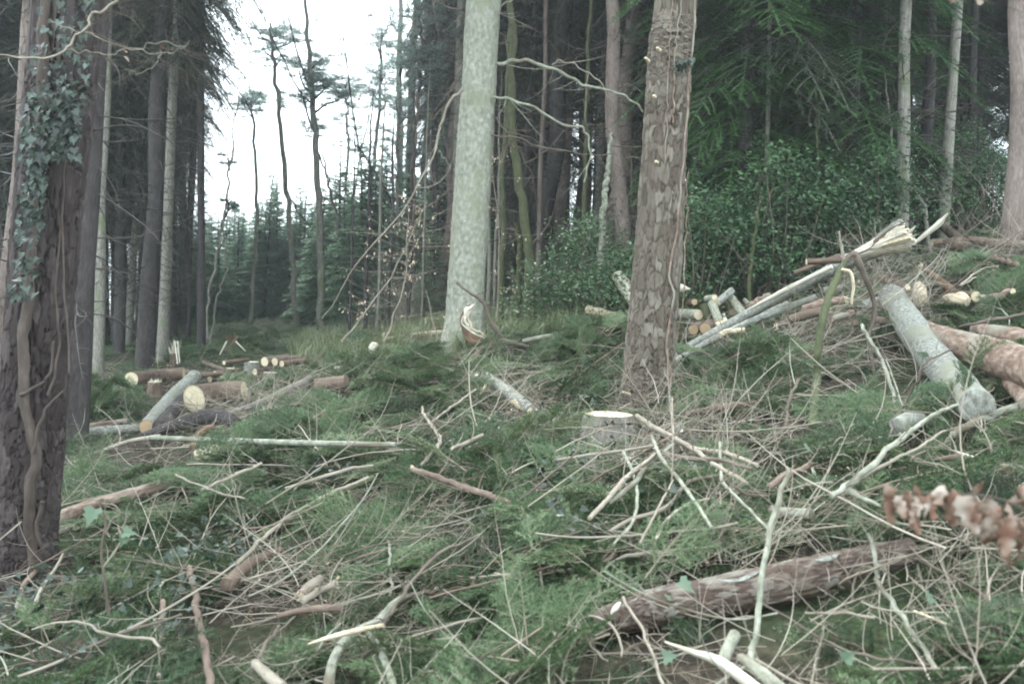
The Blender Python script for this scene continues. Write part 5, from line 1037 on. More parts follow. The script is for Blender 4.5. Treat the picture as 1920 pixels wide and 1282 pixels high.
item('felled_log', 'reddish flaking log passing right of the grey lichened log', 'log', [(1735, 622, 9.4), (1790, 645, 8.9), (1860, 668, 8.3), (1960, 700, 7.6)], [20, 28, 36, 42], 'redlog', '  ', rough=.07, sides=40)
item('felled_log', 'upper reddish log at the right edge behind the flaking one', 'log', [(1830, 618, 10), (1880, 630, 9.8), (1980, 650, 9.6)], [12, 20, 22], 'redlog', '  ', rough=.07, sides=32)
item('broken_branch', 'stout branch stub hanging off the reddish log at the right edge', 'branch', [(1870, 690, 7.8), (1895, 718, 7.4), (1925, 755, 7.1)], [17, 15, 14], 'redlog', '  ', rough=.1)
item('broken_branch', 'mossy branch between the grey log foot and the red stub', 'branch', [(1882, 700, 7.2), (1850, 735, 6.9), (1815, 775, 6.6)], [8, 8, 6], 'mossy')
item('felled_log', 'mottled grey log end half buried below the grey lichened log', 'log', [(1680, 800, 6.4), (1700, 790, 6.6), (1725, 785, 6.9)], [17, 17, 15], 'greylog', '  ')
# piles behind the pine
item('felled_log', 'pale sawn log tilted up behind the left of the scaly pine', 'log', [(1158, 517, 14), (1175, 540, 13.8), (1196, 572, 13.6)], [12, 14, 14], 'split_white', 'cc', face='cut_white', rough=.03)
item('felled_log', 'yellowish rotten log lying left of the scaly pine', 'log', [(1102, 580, 14), (1135, 590, 13.8), (1180, 602, 13.6)], [9, 10, 8], 'split', ' t')
item('wood_wedge', 'white wood wedge sticking out right behind the scaly pine', 'wood piece', [(1262, 538, 13), (1280, 540, 13), (1294, 542, 13)], [10, 7, 1], 'split_white')
PL = [((1265, 588, 13.2), (1310, 590, 12.6), 10, 'greenpale', 'round-ended log nearest right of the scaly pine'), ((1300, 618, 12.9), (1312, 612, 12.3), 10, 'brownlog', 'left dark red log end under the round-ended log'), ((1322, 616, 12.9), (1332, 609, 12.3), 11, 'brownlog', 'right dark red log end under the round-ended log'),
 ((1330, 598, 12.8), (1318, 570, 12.6), 7, 'mossy', 'mossy short log standing behind the round end'), ((1350, 605, 12.6), (1335, 570, 12.7), 8, 'greenpale', 'green short log leaning in the small log heap'), ((1345, 568, 12.6), (1372, 545, 12.8), 7, 'greylog', 'grey branch log crossing on top of the heap'),
 ((1375, 585, 12.9), (1362, 558, 13.0), 8, 'mossy', 'dark mossy piece in the middle of the heap'), ((1395, 590, 12.8), (1372, 560, 12.9), 8, 'greenpale', 'pale log at the right side of the heap'), ((1325, 560, 12.9), (1340, 558, 12.7), 6, 'greenpale', 'small pale log end highest in the heap'), ((1292, 568, 13.4), (1302, 566, 13.1), 6, 'brownlog', 'little log end half hidden above the round-ended log'), ((1418, 600, 12.4), (1380, 612, 12.3), 6, 'conifer_pale', 'short rough piece right below the heap'), ((1340, 612, 12.2), (1365, 606, 12), 7, 'split', 'pale splintered piece at the foot of the heap'), ((1396, 562, 13), (1408, 575, 12.8), 4, 'greenpale', 'thin pale stub at the right of the heap')]
for a, b, r, mt, lb in PL: item('cut_log', lb, 'log', [a, b], [r, r], mt, 'cc', rough=.05, sides=18, face='cut' if mt != 'brownlog' else 'cut_orange')
item('wood_splinter', 'white stick poking up in front of the small log heap', 'splinter', [(1368, 618, 11.8), (1360, 600, 11.8), (1357, 588, 11.8)], [3, 4, 2], 'split_white')
item('felled_log', 'long orange-brown log high behind the small log heap', 'log', [(1340, 530, 15.5), (1410, 526, 15.5), (1485, 520, 15.5)], [7, 9, 9], 'redlog', '  ')
item('felled_log', 'thick pale log just below the long orange-brown one', 'log', [(1368, 546, 14.8), (1420, 545, 14.8), (1500, 540, 14.8)], [11, 11, 9], 'greenpale', 'c ')
item('felled_log', 'slender grey trunk running under the split trunk', 'log', [(1240, 690, 10.6), (1330, 640, 10.6), (1420, 598, 10.8), (1530, 558, 10.8)], [4, 6, 7, 7], 'greylog', '  ')
item('cut_log', 'short broken log with a splintered end left of the mossy snag', 'log', [(1505, 580, 9.6), (1545, 568, 9.6), (1582, 562, 9.6)], [7, 8, 7], 'redlog', ' t')
item('cut_log', 'bigger broken log piece below the short splintered one', 'log', [(1480, 600, 9.3), (1510, 590, 9.3), (1545, 582, 9.3)], [8, 9, 8], 'brownlog', ' t')
JB = [((1290, 560), (1330, 548), 6, 'greylog'), ((1405, 572), (1440, 556), 6, 'redlog'), ((1425, 590), (1475, 570), 7, 'conifer_pale'), ((1350, 628), (1395, 618), 6, 'split'), ((1455, 612), (1490, 600), 5, 'brownlog'), ((1560, 600), (1600, 585), 7, 'redlog'), ((1600, 610), (1655, 600), 8, 'brownlog'), ((1620, 575), (1660, 560), 9, 'greylog'), ((1545, 545), (1610, 530), 7, 'conifer_pale'), ((1240, 560), (1300, 552), 7, 'greenpale'), ((1500, 640), (1560, 622), 5, 'stick_dark'), ((1650, 520), (1700, 540), 7, 'brownlog'), ((1840, 560), (1900, 548), 7, 'redlog'), ((1860, 480), (1910, 500), 5, 'brownlog')]
JL = ['grey piece under the white wedge by the scaly pine', 'reddish piece right of the small log heap', 'pale piece lying between log heap and split trunk', 'yellow splintered piece in front of the log heap', 'dark short piece under the middle of the split trunk', 'reddish broken piece left of the brown debris heap', 'dark broken piece in front of the brown debris heap', 'grey thick piece inside the brown debris heap', 'pale piece lying along under the split trunk', 'pale green piece hidden behind the scaly pine', 'dark thin piece below the lower grey trunk', 'brown piece between debris heap and broken stump end', 'red brown piece on the slope above the reddish logs', 'brown piece under the tangled twigs of the crest']
for (a, b, r, mt), lb in zip(JB, JL): item('cut_log', lb, 'log', [a, b], [r, r * .9], mt, ' c' if r > 5 else 't ', .2, rough=.14, sides=16, wob=.02)
# right crest
item('cut_log', 'log with a small cream round end on the crest', 'log', [(1747, 456, 14), (1775, 455, 14.6), (1810, 455, 15.4)], [8, 8, 8], 'brownlog', 'c ')
item('cut_log', 'half buried log with a brown domed end on the crest', 'log', [(1785, 458, 13.6), (1800, 456, 14.4)], [12, 12], 'brownlog', 'c ', face='cut_orange')
item('felled_log', 'dark log slanting down behind the crest log ends', 'log', [(1760, 418, 15), (1785, 438, 14.8), (1812, 458, 14.6)], [8, 9, 9], 'brownlog', 'c ')
item('cut_log', 'small log end right of the dark slanting log', 'log', [(1797, 444, 14.3), (1825, 446, 14.5)], [4, 4], 'brownlog', 'c ', face='cut_orange')
item('felled_log', 'red brown log lying along the crest before the right pine', 'log', [(1820, 450, 13.6), (1870, 455, 13.4), (1950, 462, 13.2)], [7, 8, 8], 'redlog', 'c ')
item('cut_log', 'yellow brown sawn piece at the right edge of the crest', 'wood piece', [(1905, 437, 13), (1940, 440, 13)], [6, 6], 'split', 'c ')
item('broken_stump', 'broken cream stump end behind the grey lichened log', 'stump', [(1726, 562, 10.6), (1724, 545, 10.8), (1722, 533, 10.9)], [13, 12, 6], 'split', ' t', sl=.8)
item('wood_chunk', 'rough cream wood chunk right of the broken cream stump end', 'wood piece', [(1775, 560, 10.8), (1800, 562, 10.6), (1815, 566, 10.5)], [8, 15, 9], 'split', 'tt', sl=.6, rough=.2)
item('felled_log', 'small brown log behind the rough cream chunk', 'log', [(1790, 552, 11.2), (1830, 556, 11.2)], [9, 10], 'brownlog', ' c')
item('broken_branch', 'dark red torn branch leaning above the cream chunk', 'branch', [(1727, 500, 11), (1755, 520, 10.9), (1785, 545, 10.8)], [4, 6, 8], 'split_red', 't ')
item('fallen_branch', 'long thin branch stretched across the right slope', 'branch', [(1800, 612), (1860, 600), (1930, 588)], [2, 3.4, 3.6], 'stick_dark', lift=.25)
item('fallen_branch', 'thin curved branch on the right slope below the crest', 'branch', [(1830, 520), (1800, 535), (1840, 505), (1870, 500)], [1.6, 2, 2, 1.6], 'stick', lift=.3, twigs=3)
item('fallen_branch', 'bowed dark stick standing left of the mossy snag', 'stick', [(1497, 712, 6.6), (1480, 750, 6.4), (1476, 800, 6.2), (1494, 850, 6.0)], [2.6, 3, 3, 2.5], 'stick_dark')
item('fallen_branch', 'dark log-like branch right behind the scaly pine foot', 'branch', [(1285, 778), (1330, 768), (1385, 760), (1430, 752)], [5, 8, 7, 3], 'brownlog', '  ', .2, twigs=3)
# sticks fanned below the stump
for k, (pp, r0, mt, lb) in enumerate([
 (((1045, 862), (1110, 852), (1170, 845), (1225, 835)), 3, 'stick', 'tan stick lying level left of the fan of sticks'),
 (((1145, 940), (1190, 905), (1215, 870), (1262, 834)), 4.5, 'stick_grey', 'stout pair stick slanting down left from the fan'),
 (((1105, 972), (1140, 935), (1175, 895), (1232, 850)), 4.5, 'stick', 'long stick sloping to the lower left from the fan'),
 (((1222, 818), (1240, 858), (1270, 895), (1310, 950), (1335, 990)), 3.5, 'greenpale', 'straight pale green stick descending right from the fan'),
 (((1168, 845), (1185, 880), (1195, 930), (1186, 980), (1150, 1020)), 3, 'greenpale', 'bowed pale stick descending from the fan'),
 (((1195, 780), (1240, 810), (1300, 840), (1360, 850), (1420, 872)), 5, 'stick', 'thickest brown stick running right in the fan'),
 (((1225, 800), (1290, 835), (1340, 870), (1400, 905)), 4.5, 'stick', 'second brown stick under the thickest one in the fan'),
 (((1230, 845), (1290, 860), (1350, 862), (1410, 880)), 4, 'stick_dark', 'dark lower stick running right in the fan'),
 (((1145, 995), (1180, 975), (1250, 950), (1290, 905), (1350, 890)), 4, 'stick', 'sawn stick with a pale end below the fan'),
 (((1230, 1010), (1250, 975), (1290, 945), (1330, 935)), 3, 'stick', 'arched twig with a pale tip below the fan'),
 (((1350, 830), (1352, 880), (1356, 905), (1380, 930), (1440, 990)), 3, 'stick_grey', 'thin grey stick passing right of the fan'),
 (((1200, 1018), (1225, 970), (1262, 900)), 2.2, 'stick', 'thin upright switch crossing the fan'),
 (((1360, 900), (1400, 925), (1440, 930)), 2.5, 'stick_dark', 'dark twig at the right end of the fan'),
 (((1260, 745), (1262, 800), (1266, 830)), 1.6, 'stick', 'thin twig hanging between pine foot and fan')]):
    item('fallen_branch', lb, 'stick', pp, [r0, r0 * 1.1, r0 * .8], mt, '  ', .30 + .02 * (k % 4), wob=.002, twigs=1 if k % 3 == 0 else 0)

# single sticks scattered over the brash: each one its own object
sm = []
for k in range(14):
    mb = MB(); rgk = np.random.default_rng(300 + k); L = rgk.uniform(.45, 1.1); r0 = rgk.uniform(.003, .0075); d = np.array([1., 0, 0]); q = [np.zeros(3)]; tb = rgk.normal(0, .35, 3)
    for i in range(8): d = d + tb / 8 + rgk.normal(0, .05, 3); d /= np.linalg.norm(d); q.append(q[-1] + d * L / 8)
    tube(mb, q, [r0, r0 * .9, r0 * .6], 7, 22, .12, k)
    for i in range(rgk.integers(1, 6)): j = rgk.integers(1, 8); rand_forks(mb, L * rgk.uniform(.1, .4), rgk, r0 * .4, 0, .5, 2, 4, .08, 1, q[j], d + rgk.normal(0, .8, 3))
    sm.append(mb.mesh('dead_stick', [M[('stick', 'stick_grey', 'stick', 'stick_dark', 'stick_red', 'stick', 'stick_grey')[k % 7]]], True, O0))
xy = scatter(290, lambda x, y: in_view(x, y, 0) * np.clip(1.2 - y / 12, .15, 1), -6, 6, 3, 13, rg); pts, rot = lay(xy, rg, (.06, .2), .2, 1.5, .55)
for i in range(len(xy)):
    o = link('dead_stick', sm[i % 14], None, pts[i], rot[i]); s_ = R.uniform(.6, 1.15); o.scale = (s_,) * 3
    tag(o, 'thin dead stick lying loose on the green brash', 'stick', 'loose sticks strewn over the brash')

# pale ivy leaves of the sapling and the bigger single leaves
def curled_leaf(c, s, rng, lobes=4):
    """a dry leaf on a grid: lobed outline, rolled across, bent and crumpled along"""
    nu, nv = 22, 11; u = np.linspace(0, 1, nu)[:, None]; v = np.linspace(-1, 1, nv)[None]
    wd = (.30 * np.sin(np.pi * np.clip(u, 0, 1) ** .8) ** .7 * (.72 + .28 * np.cos(u * lobes * 2 * np.pi + 2.6)) + .015); x = u + 0 * v; y = v * wd
    roll = rng.uniform(1.5, 5.5) * rng.choice([-1, 1]) ; R_ = y * roll; yy = np.sin(R_) / roll; zz = (1 - np.cos(R_)) / abs(roll) ; bend = rng.uniform(-1.6, 1.6); 
    xx = np.sin(x * bend) / (bend + 1e-6); zz = zz + (1 - np.cos(x * bend)) / (bend + 1e-6); tw = rng.uniform(-1.2, 1.2) * x
    y2 = yy * np.cos(tw) - zz * np.sin(tw) * .5; z2 = zz * np.cos(tw) + yy * np.sin(tw)
    p = np.stack([xx, y2, z2], -1); p = p + .035 * np.stack([vnoise(p * 7 + 3, 1), vnoise(p * 7, 2), vnoise(p * 7 + 9, 3)], -1)
    i = np.arange(nu - 1)[:, None] * nv; j = np.arange(nv - 1)[None]; f = np.stack([i + j, i + j + 1, i + nv + j + 1, i + nv + j], -1).reshape(-1, 4)
    tn = np.clip(rng.uniform(.1, .7) + .55 * vnoise(p * 4 + rng.uniform(0, 9), 5), 0, 1)
    return p.reshape(-1, 3) * s, f, tn.ravel()
def leaf_thing(px, py, d, s, shape, mat, label, group=None, seed=0, nrm=(0, -1, .5), dirv=(.3, 0, -1)):
    mb = MB(); rng = np.random.default_rng(seed); leaf_poly(mb, np.array(P(px, py, d)), s, rng, shape, nrm=nrm, dirv=dirv)
    o = mb.obj('leaf', M[mat], smooth=False); m_ = o.modifiers.new('thick', 'SOLIDIFY'); m_.thickness = .0008; return tag(o, label, 'leaf', group)
for k, (x, y, s, dv, lb) in enumerate([(178, 955, .085, (-.2, 0, -1), 'large pale leaf hanging at the top left of the bare sapling'), (232, 998, .06, (1, 0, -.4), 'pale pointed leaf right of the bare sapling, the upper one'), (235, 1005, .055, (.5, 0, -1), 'pale leaf right of the bare sapling, the lower one')]):
    leaf_thing(x, y, 4.2, s, 'ivy', 'paleleaf', lb, seed=k, dirv=dv)
for k, (x, y, s, lb) in enumerate([(1425, 808, .05, 'pale leaf on the brash right of the fan of sticks'), (1510, 838, .075, 'large pale leaf near the mossy snag foot'), (1195, 912, .06, 'pale star-shaped leaf on the fan of sticks'), (1275, 1090, .07, 'pale leaf lying above the left end of the near log'), (1738, 1118, .05, 'small pale leaf in the lower right brash'), (1582, 1237, .05, 'grey green leaf near the bottom right'), (1245, 1232, .05, 'pale leaf below the big near log'), (1250, 1180 - 60, .04, 'small leaf stuck on the near log top')]):
    g_ = G(x, y, .28); leaf_thing(x, y, depth(g_), s, 'ivy', 'paleleaf', lb, seed=k + 20, nrm=(0, -.6, .8), dirv=(1, 0, 0))
# dry oak leaves on a twig close on the right
def oak_twig():
    d = 2.0; b0 = P(1990, 1000, d); pts = [b0, P(1920, 955, d), P(1850, 930, d + .02), P(1760, 925, d + .05), P(1665, 922, d + .08)]
    mb = MB(); tube(mb, pts, [.0035, .0015], 6, 30, .1, 2); e = mb.obj('oak_twig', M['stick_dark'], org=b0); tag(e, 'oak twig with dry curled brown leaves reaching in from the right edge', 'twig')
    rng = np.random.default_rng(5)
    for k, (x, y, s, a) in enumerate([(1662, 925, .085, -.05), (1700, 930, .07, .3), (1715, 925, .09, .15), (1738, 935, .07, -.3), (1712, 945, .065, .1), (1770, 925, .095, -.6), (1785, 935, .09, .3), (1795, 940, .085, .05), (1838, 938, .09, -.2), (1850, 940, .1, .1), (1865, 950, .09, -.5), (1880, 955, .1, .4), (1895, 960, .11, 0), (1910, 965, .1, -.3), (1925, 970, .1, .2), (1900, 985, .08, -.1), (1875, 975, .08, .2), (1935, 990, .1, -.2), (1890, 940, .07, 1.2), (1830, 930, .06, 1.4), (1675, 925, .05, .5), (1730, 930, .06, -.8), (1760, 930, .07, -.9), (1820, 945, .06, .7), (1860, 965, .08, -.3), (1905, 945, .08, .9), (1918, 990, .09, .1), (1888, 1000, .08, .3)]):
        v, f, tn = curled_leaf(None, s * .98, rng); rot = np.array(Euler((rng.uniform(-1.2, 1.2), math.pi / 2 - a + rng.normal(0, .25), rng.normal(0, .4)), 'XYZ').to_matrix()) @ np.array(Matrix.Rotation(rng.uniform(0, 6.28), 3, 'X'))
        m2 = MB(); v = v @ rot.T + np.array(P(x + rng.normal(0, 6), y - 8 + rng.normal(0, 9), d + rng.uniform(-.08, .10))); m2.add(v, f, v, tn)
        o = m2.obj('leaf', M['dryleaf'], e, org=b0, smooth=True); md = o.modifiers.new('thick', 'SOLIDIFY'); md.thickness = .0006
oak_twig()
# overhanging beech twigs, upper left
def overhang(label, rows, d, r, seed, tw_, leaves=0):
    rng = np.random.default_rng(seed); q = [P(x, y, d) for x, y in rows]; mb = MB(); p, _, _, _ = tube(mb, q, [r, r * .4], 6, 50, .12, seed, wob=.01)
    o = mb.obj('hanging_branch', M['stick'], org=q[0]); tag(o, label, 'branch')
    mb = MB()
    for i in range(tw_):
        k = rng.integers(5, 48); rand_forks(mb, rng.uniform(.2, .55), rng, max(r * .25, .0011), 0, .5, 4, 3, .06, 1, p[k], (rng.normal(.6, .5), rng.normal(0, .3), rng.normal(-.05, .35)))
    x = mb.obj('side_twigs', M['stick_dark'], o, org=q[0]); x['kind'] = 'stuff'
    for i in range(leaves):
        mb = MB(); leaf_poly(mb, p[rng.integers(5, 48)] + rng.normal(0, .05, 3), .04, rng, 'beech'); mb.obj('leaf', M['dryleaf'], o, org=q[0], smooth=False)
overhang('grey branch hanging into the upper left corner', [(225, -20), (205, 15), (175, 32), (160, 50), (140, 70), (128, 90), (90, 105), (40, 108), (-20, 100)], 4.2, .007, 1, 8)
overhang('long thin twig spreading right from the upper left branch', [(120, 92), (180, 100), (240, 95), (300, 80), (345, 90)], 4.2, .0026, 2, 9, 2)
overhang('second thin twig running right below the upper one', [(95, 40), (160, 62), (220, 85), (300, 102), (330, 95), (352, 80)], 4.3, .0024, 3, 9, 1)
overhang('small drooping twig under the long thin ones', [(300, 95), (290, 120), (262, 138), (235, 132)], 4.3, .0022, 4, 4)
overhang('blurred twig with pale dry leaves at the upper right corner', [(1850, -60, ), (1820, -20), (1790, 5)], 2.5, .003, 5, 2, 5)

# ================================================================== GROUND COVER (what nobody could count)
rg = np.random.default_rng(77)
BT = []
for k, (L, sl_, ns, bare) in enumerate([(.62, .42, .034, .15), (.5, .5, .030, .1), (.8, .36, .038, .2), (.38, .55, .026, .1), (.55, .45, .032, .15), (.7, .3, .032, .25)]):
    mb = MB(); bough(mb, L, rg, ns * 1.15, .0185, .0042, .0072, sl_, rg.uniform(.05, .35), True, sr=.005, rows=3, bare=bare); BT.append(mb)
ft = []                                                      # the same brash where it lies farther off: fewer, larger tufts of needles
for k in range(3):
    mb = MB(); bough(mb, .8, rg, .07, .034, .0075, .015, .42, .2, True, sr=.006, rows=3); ft.append(mb)
def bare_patch(x, y):
    """the litter shows through: left middle, under the wood, by the grey slope"""
    n = vnoise(np.stack([x * .8, y * .8, 0 * x], -1), 31)
    return n
KP = np.array(KEEP)
def clear_of_wood(p, rot, L=.3, extra=.10, low=.18):
    """boughs that would lie over a log are pushed down beside and under it"""
    hd = np.stack([np.cos(rot[:, 2]), np.sin(rot[:, 2])], 1); c = p[:, :2] + L * hd; hit = np.zeros(len(p), bool)
    KB = KP[KP[:, 2] > .055]
    for tip in (0, .55):                            # neither butt nor tip of a bough may end on a thick log
        ct_ = p[:, :2] + tip * hd
        for a in range(0, len(KB), 400): hit |= (np.hypot(ct_[:, None, 0] - KB[None, a:a + 400, 0], ct_[:, None, 1] - KB[None, a:a + 400, 1]) < KB[None, a:a + 400, 2] + .06).any(1)
    for off in (0, .22, .45):                       # also those leaning across it on its lower side
        K = KP[:, :2] * (1 - off * np.clip(KP[:, 2:3] / .1, 0.3, 1) / np.linalg.norm(KP[:, :2], axis=1)[:, None])
        for a in range(0, len(K), 400):
            d = np.hypot(c[:, None, 0] - K[None, a:a + 400, 0], c[:, None, 1] - K[None, a:a + 400, 1]); hit |= (d < KP[None, a:a + 400, 2] + extra + (.08 if off else 0)).any(1)
    p = p.copy(); p[hit, 2] -= low; return p
def dn(x, y):
    n = bare_patch(x, y); d = np.where(n > .42, .3, 1.) ; d = d * in_view(x, y) * (y > 1.7)
    return d * np.clip(1.25 - y / 13, .25, 1)
xy = scatter(6200, dn, -7.5, 7.5, 1.8, 11.5, rg); n = len(xy)
pts, rot = lay(xy, rg, (-.04, .12), .24, .55, .6); pts = clear_of_wood(pts, rot)
instancer('spruce_brash', BT, pts, rot, rg.uniform(.6, 1.15, n), rg.integers(0, 6, n), np.clip(rg.normal(.5, .34, n), -.3, 1.2), [M['needle'], M['twig']], 'green spruce brash carpeting the felled ground')
xy0 = None
def df(x, y):
    r_ = x / y * FPX + 960; d = in_view(x, y) * np.where(bare_patch(x, y) > .2, .25, 1.)
    d = d * np.where((r_ < 300) & (y > 16), .25, 1) * np.where((r_ > 1300) & (y > 16), .3, 1); return d * np.clip(1.6 - y / 22, .35, 1)
xy = scatter(4200, df, -15, 10, 11, 40, rg); n = len(xy)
pts, rot = lay(xy, rg, (-.08, .06), .2, .5, .5); pts = clear_of_wood(pts, rot, .4, .16, .24)
instancer('distant_brash', ft, pts, rot, rg.uniform(.6, 1.3, n), rg.integers(0, 3, n), np.clip(rg.normal(.6, .25, n), 0, 1), [M['needle'], M['twig']], 'green spruce brash spread over the farther part of the clearing')
# mounded heaps of boughs
hp = []
for (px, py, rx, nn, sc) in [(730, 700, .75, 110, .8), (650, 745, .6, 60, .8), (1110, 655, .8, 110, .8), (1050, 668, .4, 40, .8), (1400, 700, .8, 60, .7), (390, 1090, .35, 40, .7), (880, 900, .6, 50, .8), (1030, 1050, .4, 40, .8), (1250, 985, .4, 24, .8), (1840, 530, .7, 60, .7), (1880, 585, .5, 40, .6), (820, 760, .6, 50, .8), (560, 830, .6, 40, .8), (1700, 880, .35, 26, .8), (960, 1240, .3, 30, .8), (180, 770, .8, 60, .8), (1340, 720, .7, 50, .8)]:
    c = G(px, py, .1); r_ = rg.normal(0, .45, (nn, 2)) * rx; hh = .32 * np.exp(-(r_ ** 2).sum(1) / rx ** 2 * 1.2) * rg.uniform(.3, 1.1, nn) * (rx / .7)
    hp.append(np.column_stack([c.x + r_[:, 0], c.y + r_[:, 1], gz(c.x + r_[:, 0], c.y + r_[:, 1]) + hh]))
hp2 = []
for px, py, rx, nn in [(1150, 1160, .12, 5), (1835, 765, .22, 12), (375, 882, .2, 9), (1660, 600, .3, 12), (1790, 700, .25, 7), (742, 834, .2, 6), (560, 832, .15, 4), (868, 668, .4, 6), (640, 705, .35, 10), (955, 940, .15, 7), (1880, 690, .2, 6), (1560, 930, .2, 10)]:
    c = G(px, py, .2); r_ = rg.normal(0, .7, (nn, 2)) * rx; hp2.append(np.column_stack([c.x + r_[:, 0], c.y + r_[:, 1], gz(c.x + r_[:, 0], c.y + r_[:, 1]) + rg.uniform(.1, .22, nn)]))
hp2 = np.concatenate(hp2); hp = np.concatenate(hp); _, rot = lay(hp[:, :2], rg, (0, 0), .3, .6); hp = clear_of_wood(hp, rot, .25, .05, .32); _, rot2 = lay(hp2[:, :2], rg, (0, 0), .3, .6); hp = np.concatenate([hp, hp2]); rot = np.concatenate([rot, rot2]); n = len(hp)
instancer('brash_heap', BT, hp, rot, rg.uniform(.7, 1.2, n), rg.integers(0, 6, n), np.clip(rg.normal(.65, .25, n), 0, 1), [M['needle'], M['twig']], 'green boughs piled into low mounds over the clearing')

TT = []
for k in range(8):
    mb = MB(); rand_forks(mb, .6, rg, (.0022, .0028, .0034, .002)[k % 4], 0, (.3, .8, 1.3, .5)[k % 4], (6, 9, 5, 12)[k % 4], 4, .07, 2); TT.append(mb)
xy = scatter(3900, lambda x, y: in_view(x, y) * np.clip(1.15 - y / 17, .12, 1) * (.45 + .55 * (bare_patch(x + 5, y) > 0)), -9, 9, 1.8, 19, rg); n = len(xy)
pts, rot = lay(xy, rg, (.02, .15), .28, 1.6, .5)
instancer('twig_litter', TT, pts, rot, rg.uniform(.45, 1.25, n), rg.integers(0, 8, n), rg.uniform(0, 1, n), [M['dead']], 'thin dead twigs tangled all through the brash')
hq = []
for px, py, rx, ry, nn, hh in [(520, 770, 1.1, .8, 170, .25), (470, 800, .7, .5, 60, .2), (1340, 525, 1.0, .4, 90, .5), (1630, 560, .45, .5, 130, .7), (1680, 620, .5, .5, 80, .4), (1880, 500, .8, .5, 110, .4), (850, 690, .9, .4, 70, .2), (1290, 850, .7, .4, 90, .18), (1580, 620, .7, .5, 90, .3), (600, 1110, .5, .3, 60, .15), (1330, 1040, .3, .2, 40, .15), (960, 790, .8, .5, 80, .15), (1860, 1090, .4, .3, 50, .25), (1480, 690, .8, .5, 80, .2), (250, 1130, .5, .3, 40, .12)]:
    c = G(px, py, .05); r_ = rg.normal(0, .5, (nn, 2)); hq.append(np.column_stack([c.x + r_[:, 0] * rx, c.y + r_[:, 1] * ry, gz(c.x + r_[:, 0] * rx, c.y + r_[:, 1] * ry) + hh * np.exp(-(r_ ** 2).sum(1) * 1.5) * rg.uniform(.2, 1.1, nn) + .03]))
hq = np.concatenate(hq); n = len(hq); _, rot = lay(hq[:, :2], rg, (0, 0), .45, 1.6, .6)
instancer('twig_heap', TT, hq, rot, rg.uniform(.6, 1.5, n), rg.integers(0, 8, n), rg.uniform(0, .9, n), [M['dead']], 'tangled heaps of dead branchwood around the log piles')
ch = []
for k in range(3):
    mb = MB()
    for j in range(5):
        c = rg.normal(0, .05, 3) * [1, 1, .2]; a = rg.normal(0, 1, 3); b = rg.normal(0, 1, 3); a /= np.linalg.norm(a); b /= np.linalg.norm(b); l = rg.uniform(.006, .026)
        mb.add([c, c + a * l, c + a * l + b * l * .5, c + b * l * .5, c + np.cross(a, b) * .008], [(0, 1, 2), (0, 2, 3), (0, 4, 1), (1, 4, 2), (2, 4, 3), (3, 4, 0)], tn=rg.uniform(0, 1))
    ch.append(mb)
cl = [(590, 730, .7), (568, 718, .15), (470, 700, 1.), (300, 720, .5), (1300, 620, .6), (1500, 600, .5), (1620, 560, .6), (1800, 570, .5), (1480, 950, .25), (1340, 1040, .15), (980, 770, .3), (880, 680, .4), (620, 1090, .25), (1850, 450, .6), (400, 820, .4), (330, 690, .6)]
q = []
for px, py, s in cl:
    c = G(px, py, .05); r_ = rg.normal(0, s, (34, 2)); q.append(np.column_stack([c.x + r_[:, 0], c.y + r_[:, 1], gz(c.x + r_[:, 0], c.y + r_[:, 1]) + rg.uniform(.0, .12, 34)]))
q = np.concatenate(q); n = len(q)
instancer('wood_chips', ch, q, rg.uniform(-3, 3, (n, 3)), rg.uniform(.6, 1.6, n), rg.integers(0, 3, n), rg.uniform(0, 1, n), [M['chips']], 'pale wood chips scattered about the cut ends')
gr = []
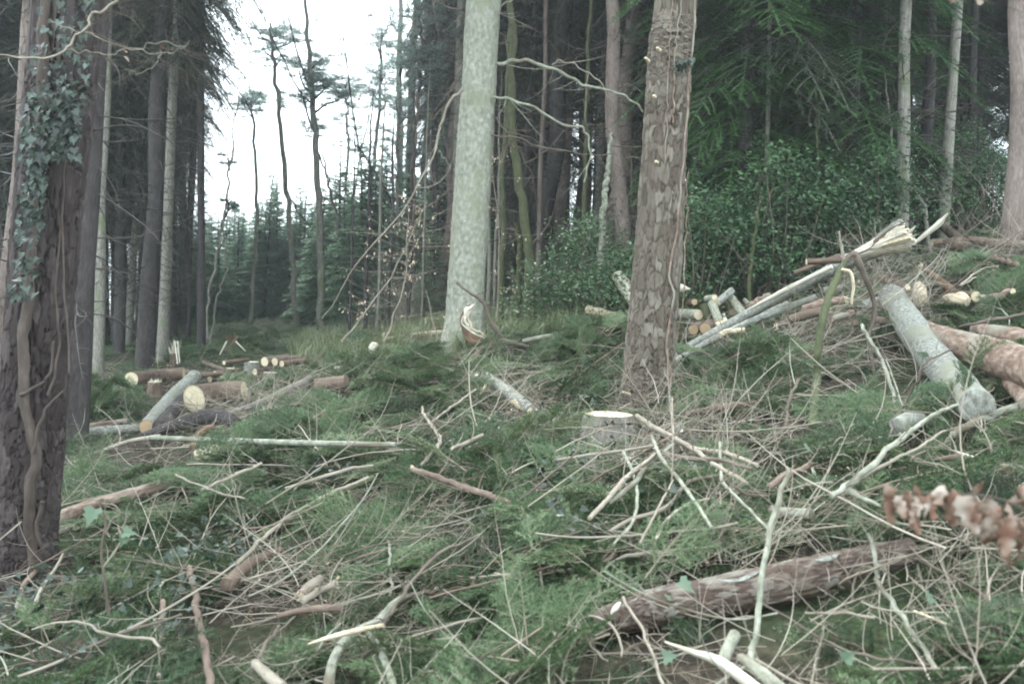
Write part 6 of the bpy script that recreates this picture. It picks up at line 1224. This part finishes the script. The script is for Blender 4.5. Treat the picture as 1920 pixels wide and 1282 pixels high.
for k in range(3):
    mb = MB()
    for j in range(46):
        a = rg.uniform(0, 6.28); b0 = rg.normal(0, .07, 3) * [1, 1, 0]; l = rg.uniform(.15, .45); o = np.array([math.cos(a), math.sin(a), 0]); wv = np.array([-o[1], o[0], 0]) * .004
        p1 = b0 + o * l * .2 + [0, 0, l * .7]; p2 = b0 + o * l * .75 + [0, 0, l * .85]
        mb.add([b0 - wv, b0 + wv, p1 + wv, p1 - wv, p2], [(0, 1, 2), (0, 2, 3), (3, 2, 4)], tn=rg.uniform(0, 1))
    gr.append(mb)
def gd(x, y):
    r_ = x / y * FPX + 960; return ((r_ > 860) & (r_ < 1320) & (y > 13.5) & (y < 21)) * 1. + ((r_ > 560) & (r_ < 900) & (y > 16) & (y < 24)) * .35
xy = scatter(1500, gd, -5, 5, 12, 24, rg); n = len(xy)
instancer('tall_grass', gr, np.column_stack([xy, gz(xy[:, 0], xy[:, 1]) + .0]), np.stack([rg.normal(0, .15, n), rg.normal(0, .15, n), rg.uniform(0, 6.3, n)], 1), rg.uniform(.6, 1.3, n), rg.integers(0, 3, n), rg.uniform(.3, 1, n), [M['grass']], 'tall pale grass growing between the fir and the holly')
ivt = []
for k in range(3):
    mb = MB()
    for j in range(9): leaf_poly(mb, rg.normal(0, .06, 3) * [1, 1, .4] + [0, 0, .03], rg.uniform(.025, .05), rg, 'ivy', tn=rg.uniform(.2, 1), nrm=(0, -.3, 1))
    ivt.append(mb)
q = []
for px, py, s, k in [(90, 1130, .25, 20), (250, 1130, .3, 22), (1120, 890, .35, 20), (1000, 800, .4, 14), (1200, 1030, .2, 8), (230, 1230, .15, 8), (350, 1060, .2, 10), (560, 900, .3, 8), (1250, 860, .3, 8)]:
    c = G(px, py, .12); r_ = rg.normal(0, s, (k, 2)); q.append(np.column_stack([c.x + r_[:, 0], c.y + r_[:, 1], gz(c.x + r_[:, 0], c.y + r_[:, 1]) + rg.uniform(.08, .22, k)]))
q = np.concatenate(q); n = len(q)
instancer('ground_ivy', ivt, q, np.stack([rg.normal(0, .3, n), rg.normal(0, .3, n), rg.uniform(0, 6.3, n)], 1), rg.uniform(.7, 1.3, n), rg.integers(0, 3, n), rg.uniform(.3, 1, n), [M['ivy']], 'patches of ivy leaves showing through the brash')
